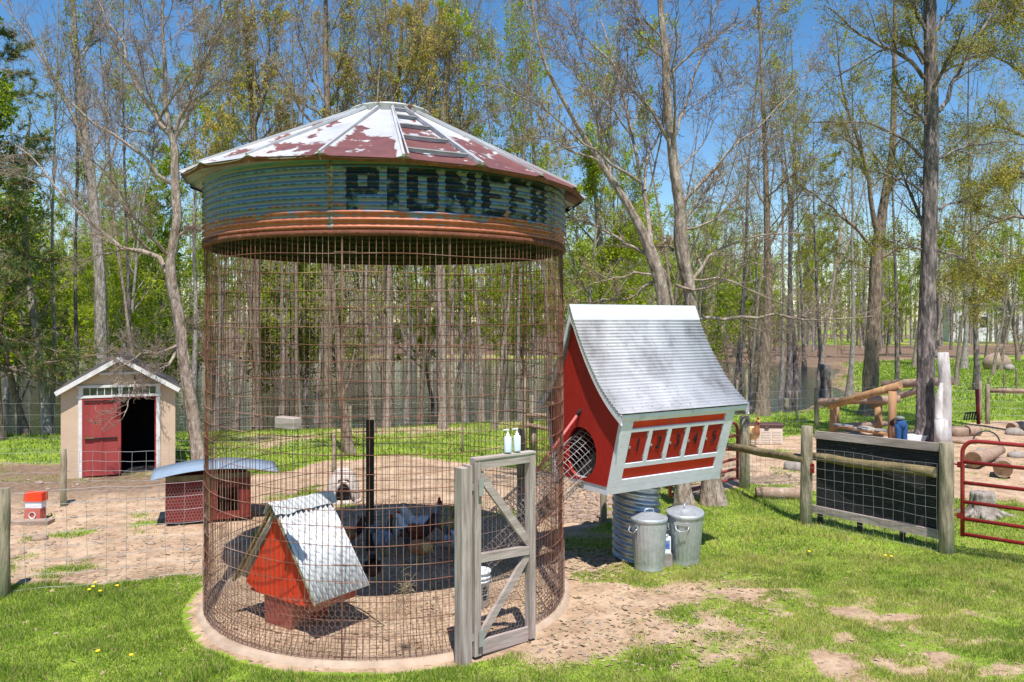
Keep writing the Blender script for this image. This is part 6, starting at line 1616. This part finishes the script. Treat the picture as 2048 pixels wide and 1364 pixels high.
hero('tall straight grey tree rising behind the tan shed', 23,
     [(206, 862, 30), (202, 700, 27), (200, 560, 25), (192, 450, 22), (180, 340, 20), (166, 230, 18), (152, 120, 15), (145, 0, 11), (140, -80, 7)],
     [[(178, 330, 12), (150, 240), (95, 130), (50, 60), (0, 0)], [(164, 120, 9), (185, 60), (210, 10), (230, -30)], [(185, 390, 8), (230, 300), (240, 200), (235, 80)], [(196, 480, 6), (150, 400), (110, 330)]],
     32, 'bark_b', 'twig', [('leaf_olive', 500, .03, .05, 1)], nl=5, nb=5)
M1 = hero('left twin of the maples rising behind the nest house roof', 13.3,
     [(1370, 1022, 46), (1366, 985, 36), (1350, 800, 32), (1330, 640, 28), (1326, 590, 28), (1312, 530, 30), (1300, 500, 26), (1291, 478, 22), (1263, 422, 19), (1249, 399, 18), (1216, 347, 14), (1178, 291, 12), (1127, 202, 9), (1084, 117, 7), (1066, 23, 5), (1062, -20, 3)],
     [[(1303, 492, 15), (1291, 422), (1281, 361), (1267, 291), (1253, 211), (1234, 136), (1216, 70), (1190, 10)], [(1305, 515, 11), (1234, 474), (1178, 446), (1131, 431), (1100, 440)], [(1281, 365, 9), (1211, 319), (1164, 281), (1094, 216), (1000, 173), (960, 170)],
      [(1290, 380, 9), (1300, 300), (1330, 250), (1310, 180)], [(1315, 560, 9), (1270, 590), (1210, 600), (1140, 610)], [(1200, 325, 7), (1140, 300), (1080, 270), (1040, 270)], [(1230, 370, 8), (1205, 300), (1190, 220), (1170, 130), (1140, 40)], [(1318, 545, 9), (1270, 545), (1210, 560), (1140, 590)], [(1262, 270, 6), (1230, 220), (1180, 180), (1120, 100), (1090, 0)]],
     41, 'bark_a', 'twig', [('leaf_bud', 5000, .016, .04, 1)], nl=3, nb=5, ntw=5, dz=.22, extra_t=(.5, .97))
M2 = hero('right twin of the maples rising behind the nest house roof', 13.45,
     [(1427, 1018, 58), (1424, 980, 46), (1410, 800, 38), (1387, 640, 28), (1377, 563, 28), (1361, 492, 30), (1361, 422, 26), (1349, 342, 23), (1342, 281, 21), (1333, 188, 17), (1331, 117, 16), (1324, 47, 14), (1319, -20, 12)],
     [[(1368, 402, 11), (1408, 361), (1446, 314), (1507, 263), (1560, 211), (1620, 140)], [(1366, 458, 8), (1408, 455), (1450, 422), (1488, 375), (1516, 333), (1535, 270)], [(1378, 567, 13), (1403, 539), (1422, 506), (1460, 488), (1530, 470), (1600, 465)],
      [(1382, 640, 12), (1450, 637), (1550, 632), (1640, 640), (1750, 632)], [(1352, 570, 9), (1366, 581), (1422, 575), (1450, 558), (1497, 525), (1560, 540)], [(1343, 290, 9), (1375, 197), (1399, 127), (1417, 84), (1430, 0)], [(1345, 500, 12), (1335, 480), (1320, 500)],
      [(1340, 285, 12), (1310, 235), (1263, 174), (1220, 120), (1164, 70), (1110, 0)], [(1345, 310, 9), (1348, 220), (1347, 141), (1352, 60), (1356, -10)], [(1340, 120, 8), (1300, 90), (1260, 50), (1240, -10)], [(1335, 160, 8), (1380, 110), (1440, 70), (1520, 20)], [(1350, 345, 6), (1400, 300), (1440, 220), (1530, 120)], [(1375, 560, 7), (1450, 560), (1530, 590), (1620, 640), (1680, 620)]],
     42, 'bark_a', 'twig', [('leaf_bud', 5000, .016, .04, 1)], nl=4, nb=5, ntw=5, dz=.22, extra_t=(.45, .97))
hero('big dark barked tree with flaking trunk right of the black board', 19,
     [(1848, 908, 54), (1850, 860, 42), (1851, 800, 39), (1852, 700, 37), (1855, 600, 35), (1858, 500, 33), (1860, 400, 32), (1862, 250, 30), (1862, 120, 28), (1860, 0, 26), (1858, -120, 20)],
     [[(1845, 384, 9), (1812, 362), (1767, 345), (1717, 340)], [(1845, 317, 10), (1801, 273), (1734, 245), (1650, 246), (1583, 248)], [(1847, 156, 12), (1812, 111), (1756, 89), (1712, 61), (1684, 39), (1650, 10)], [(1847, 128, 10), (1834, 100), (1806, 84), (1756, 106), (1667, 156), (1640, 180)],
      [(1877, 223, 13), (1912, 156), (1929, 111), (1962, 61), (2001, 0), (2040, -60)], [(1875, 150, 8), (1950, 110), (2040, 90)], [(1874, 60, 10), (1900, 20), (1930, -40)], [(1850, 60, 10), (1830, 10), (1780, -40)], [(1870, 320, 8), (1940, 290), (2020, 280), (2080, 300)], [(1872, 420, 7), (1930, 400), (2000, 420)], [(1846, 500, 6), (1790, 480), (1740, 500)], [(1872, 500, 6), (1930, 520), (1990, 560)]],
     43, 'bark_d', 'twig', [('leaf_olive', 13000, .026, .08, 2)], nl=7, nb=5, extra_t=(.4, .95))
hero('forked brown tree behind the log play frame', 26,
     [(1738, 838, 48), (1740, 790, 36), (1742, 740, 32), (1750, 600, 27), (1752, 530, 27), (1758, 470, 24), (1768, 400, 18), (1777, 350, 16), (1786, 300, 14), (1788, 200, 12), (1790, 100, 10), (1790, -10, 8)],
     [[(1755, 470, 15), (1745, 420), (1738, 360), (1725, 310), (1712, 260), (1690, 200), (1680, 140), (1672, 60)], [(1750, 500, 10), (1710, 455), (1670, 420), (1620, 380), (1580, 360)], [(1756, 520, 8), (1790, 500), (1830, 490)], [(1770, 400, 8), (1810, 320), (1840, 230)], [(1720, 300, 7), (1680, 270), (1640, 260)], [(1752, 540, 6), (1700, 520), (1670, 500)]],
     44, 'bark_c', 'twig', [('leaf_olive', 2500, .035, .06, 2)], nl=5, nb=5, extra_t=(.5, .97))
hero('tall brown tree standing just right of the nest house roof corner', 26,
     [(1524, 831, 36), (1527, 760, 28), (1530, 700, 25), (1537, 600, 20), (1535, 480, 14), (1530, 300, 10), (1522, 100, 6), (1515, -40, 4)],
     [[(1536, 500, 7), (1570, 430), (1600, 330), (1610, 220)], [(1534, 420, 6), (1500, 350), (1480, 250)]], 45, 'bark_c', 'twig', [('leaf_bud', 1200, .03, .05, 2), ('leaf_lime', 700, .035, .06, 2)], nl=9, nb=5, extra_t=(.4, .97))
hero('slim brown tree forking beyond the igloo shelter, seen through the crib', 18.4,
     [(702, 915, 26), (692, 860, 19), (683, 790, 17), (676, 700, 14), (668, 600, 12), (655, 500, 10), (650, 400, 8), (648, 300, 5)],
     [[(685, 800, 9), (705, 740), (712, 660), (705, 560)], [(680, 740, 7), (650, 680), (630, 600)], [(676, 690, 5), (720, 640), (780, 610), (860, 620)], [(670, 640, 5), (640, 600), (600, 560)]],
     46, 'bark_c', 'twig_l', [('leaf_lime', 500, .028, .05, 2)], nb=5)
hero('dark branching tree rising straight above the crib roof', 23.5,
     [(655, 855, 24), (655, 520, 18), (656, 300, 15), (655, 200, 14), (650, 100, 12), (652, 0, 9), (650, -60, 6)],
     [[(655, 210, 8), (620, 150), (600, 80), (590, 0)], [(657, 170, 8), (690, 110), (710, 50), (720, -20)], [(655, 280, 8), (610, 230), (570, 160), (520, 90), (500, 20)], [(657, 260, 7), (700, 200), (740, 170), (780, 90)], [(652, 120, 6), (630, 60), (620, 0)], [(656, 240, 6), (600, 200), (560, 180)]],
     47, 'bark_c', 'twig', [('leaf_ochre', 2600, .03, .04, 3), ('leaf_lime', 500, .03, .04, 2)], nl=5, nb=5, extra_t=(.45, .95))
hero('brown forked tree with ochre catkins left of the crib roof', 24,
     [(515, 852, 22), (511, 500, 17), (508, 300, 15), (507, 250, 13), (498, 150, 10), (490, 60, 8), (485, -20, 5)],
     [[(508, 260, 9), (530, 190), (540, 100), (530, 0)], [(508, 300, 7), (470, 240), (450, 160), (430, 60)], [(509, 330, 6), (550, 280), (570, 200)], [(508, 360, 6), (460, 320), (420, 290)]],
     48, 'bark_c', 'twig', [('leaf_ochre', 2800, .03, .04, 3)], nl=5, nb=5, extra_t=(.45, .95))
hero('wide tree covered in ochre catkins right behind the roof top', 25,
     [(775, 852, 26), (778, 500, 20), (785, 300, 16), (790, 220, 13), (800, 120, 9), (805, 20, 6)],
     [[(785, 300, 9), (760, 220), (740, 130), (735, 40)], [(788, 250, 9), (830, 180), (860, 110), (870, 40)], [(786, 280, 8), (730, 240), (690, 190), (680, 110)], [(790, 240, 8), (850, 210), (900, 150), (930, 90)], [(790, 200, 7), (780, 120), (770, 30)], [(795, 180, 7), (830, 120), (835, 30)], [(785, 300, 7), (860, 260), (920, 230)]],
     49, 'bark_c', 'twig', [('leaf_ochre', 9000, .030, .06, 3), ('leaf_lime', 1200, .032, .05, 2)], nl=6, nb=6, extra_t=(.55, .97))
hero('slender pinkish tree to the right of the crib roof top', 24.5,
     [(885, 855, 26), (882, 600, 20), (880, 400, 17), (885, 250, 14), (893, 150, 11), (900, 60, 8), (910, -20, 5)],
     [[(892, 160, 6), (915, 100), (950, 40), (960, -10)], [(886, 260, 6), (850, 200), (830, 130)], [(884, 300, 6), (930, 250), (960, 180)]], 50, 'bark_a', 'twig_l', [('leaf_bud', 1000, .028, .05, 1)], nl=6, nb=5, extra_t=(.5, .97))
hero('pale leaning tree at the pond left of the shed', 22.3,
     [(94, 862, 22), (84, 760, 18), (70, 650, 17), (55, 540, 15), (48, 430, 12), (50, 330, 8), (60, 230, 5)],
     [[(70, 650, 5), (100, 600), (140, 560)], [(52, 480, 5), (90, 430), (120, 390)], [(60, 560, 5), (30, 520), (0, 470)]], 51, 'bark_b', 'twig_l', [('leaf_lime', 1100, .035, .05, 2)], nl=4, nb=5, extra_t=(.4, .97))
hero('olive leafed tree with drooping sprays at the right edge', 21,
     [(2110, 880, 40), (2100, 600, 30), (2090, 400, 26), (2085, 200, 20), (2080, 0, 14), (2080, -120, 8)],
     [[(2095, 450, 12), (2040, 430), (1990, 440), (1940, 480), (1900, 560)], [(2092, 300, 12), (2030, 260), (1980, 250), (1930, 270), (1890, 320)], [(2088, 200, 11), (2040, 140), (1990, 110), (1930, 120)], [(2085, 100, 10), (2030, 40), (1980, 0)], [(2095, 380, 10), (2040, 340), (2000, 350), (1960, 390)], [(2098, 520, 9), (2040, 520), (1990, 560), (1950, 620)], [(2085, 50, 9), (2030, -10), (1970, -40)]],
     52, 'bark_c', 'twig', [('leaf_ochre', 6000, .027, .09, 2), ('leaf_olive', 11000, .027, .10, 2)], nb=6)
hero('lime leafed tree filling in right behind the crib eave', 27,
     [(1215, 838, 24), (1210, 650, 18), (1200, 480, 14), (1190, 380, 9), (1185, 290, 5)],
     [[(1210, 640, 8), (1160, 560), (1130, 470), (1110, 380)], [(1208, 560, 7), (1250, 480), (1270, 390)], [(1203, 500, 6), (1150, 440), (1100, 400), (1060, 330)], [(1205, 520, 6), (1260, 520), (1310, 470)]], 53, 'bark_b', 'twig', [('leaf_lime', 5200, .045, .08, 3)], nl=8, nb=6, extra_t=(.2, .97), cl=.3)
# pine at the left edge
def pine(label, x, y, h, r0, seed, spread=2.6):
    r = np.random.default_rng(seed); P, Rr = trunk_path(r, h, r0, 12, .01, .008, .1); P = P+np.array([[[x, y, 0]]])
    n = 62; P1, R1 = kids(r, P, Rr, n, .16, .985, 82, 1, .28, 8, -.012, .05, .008, lend=.72, absL=spread)
    P2, R2 = kids(r, P1, R1, 9, .2, .99, 45, .36, .5, 5, .015, .08, .004); P3, R3 = kids(r, P2, R2, 4, .1, .99, 40, .5, .6, 3, .03, .12, .003)
    # needle sprays: thin blades around the twigs
    def needles(Pz, k, ln, wd):
        Mm, N_, _ = Pz.shape; pi = r.integers(0, Mm, k); xx = r.uniform(.0, .999, k)*(N_-1); i0 = xx.astype(int); f = (xx-i0)[:, None]
        p = Pz[pi, i0]*(1-f)+Pz[pi, i0+1]*f; d = Pz[pi, i0+1]-Pz[pi, i0]; d /= np.linalg.norm(d, axis=1, keepdims=True)+1e-9
        a = d*.8+r.normal(size=(k, 3))*.55; a /= np.linalg.norm(a, axis=1, keepdims=True); b = np.cross(a, r.normal(size=(k, 3))); b /= np.linalg.norm(b, axis=1, keepdims=True)
        l = ln*r.uniform(.6, 1.2, k)[:, None]; return np.stack([p-b*wd*.5, p+b*wd*.5, p+a*l+b*wd*.3, p+a*l-b*wd*.3], 1).reshape(-1, 3)
    lv = [needles(P3, 36000, .12, .012), needles(P2, 12000, .12, .012)]
    return build_tree('pine_tree', label, 'pine tree', (x, y, 0), [(P, Rr, 10), (P1, R1, 5)], [(P2, R2, 4), (P3, R3, 3)], lv, M['bark_c'], M['twig'], [M['needle'], M['needle_brown']])
pq = GR(38, 868); pine('big pine with browning inner boughs at the left edge', pq.x, pq.y-1.0, 10.5, .20, 61, 2.5)
pine('second pine half outside the left edge', -14.9, 20.5, 9.0, .18, 62, 2.6)
# remove helper leftovers
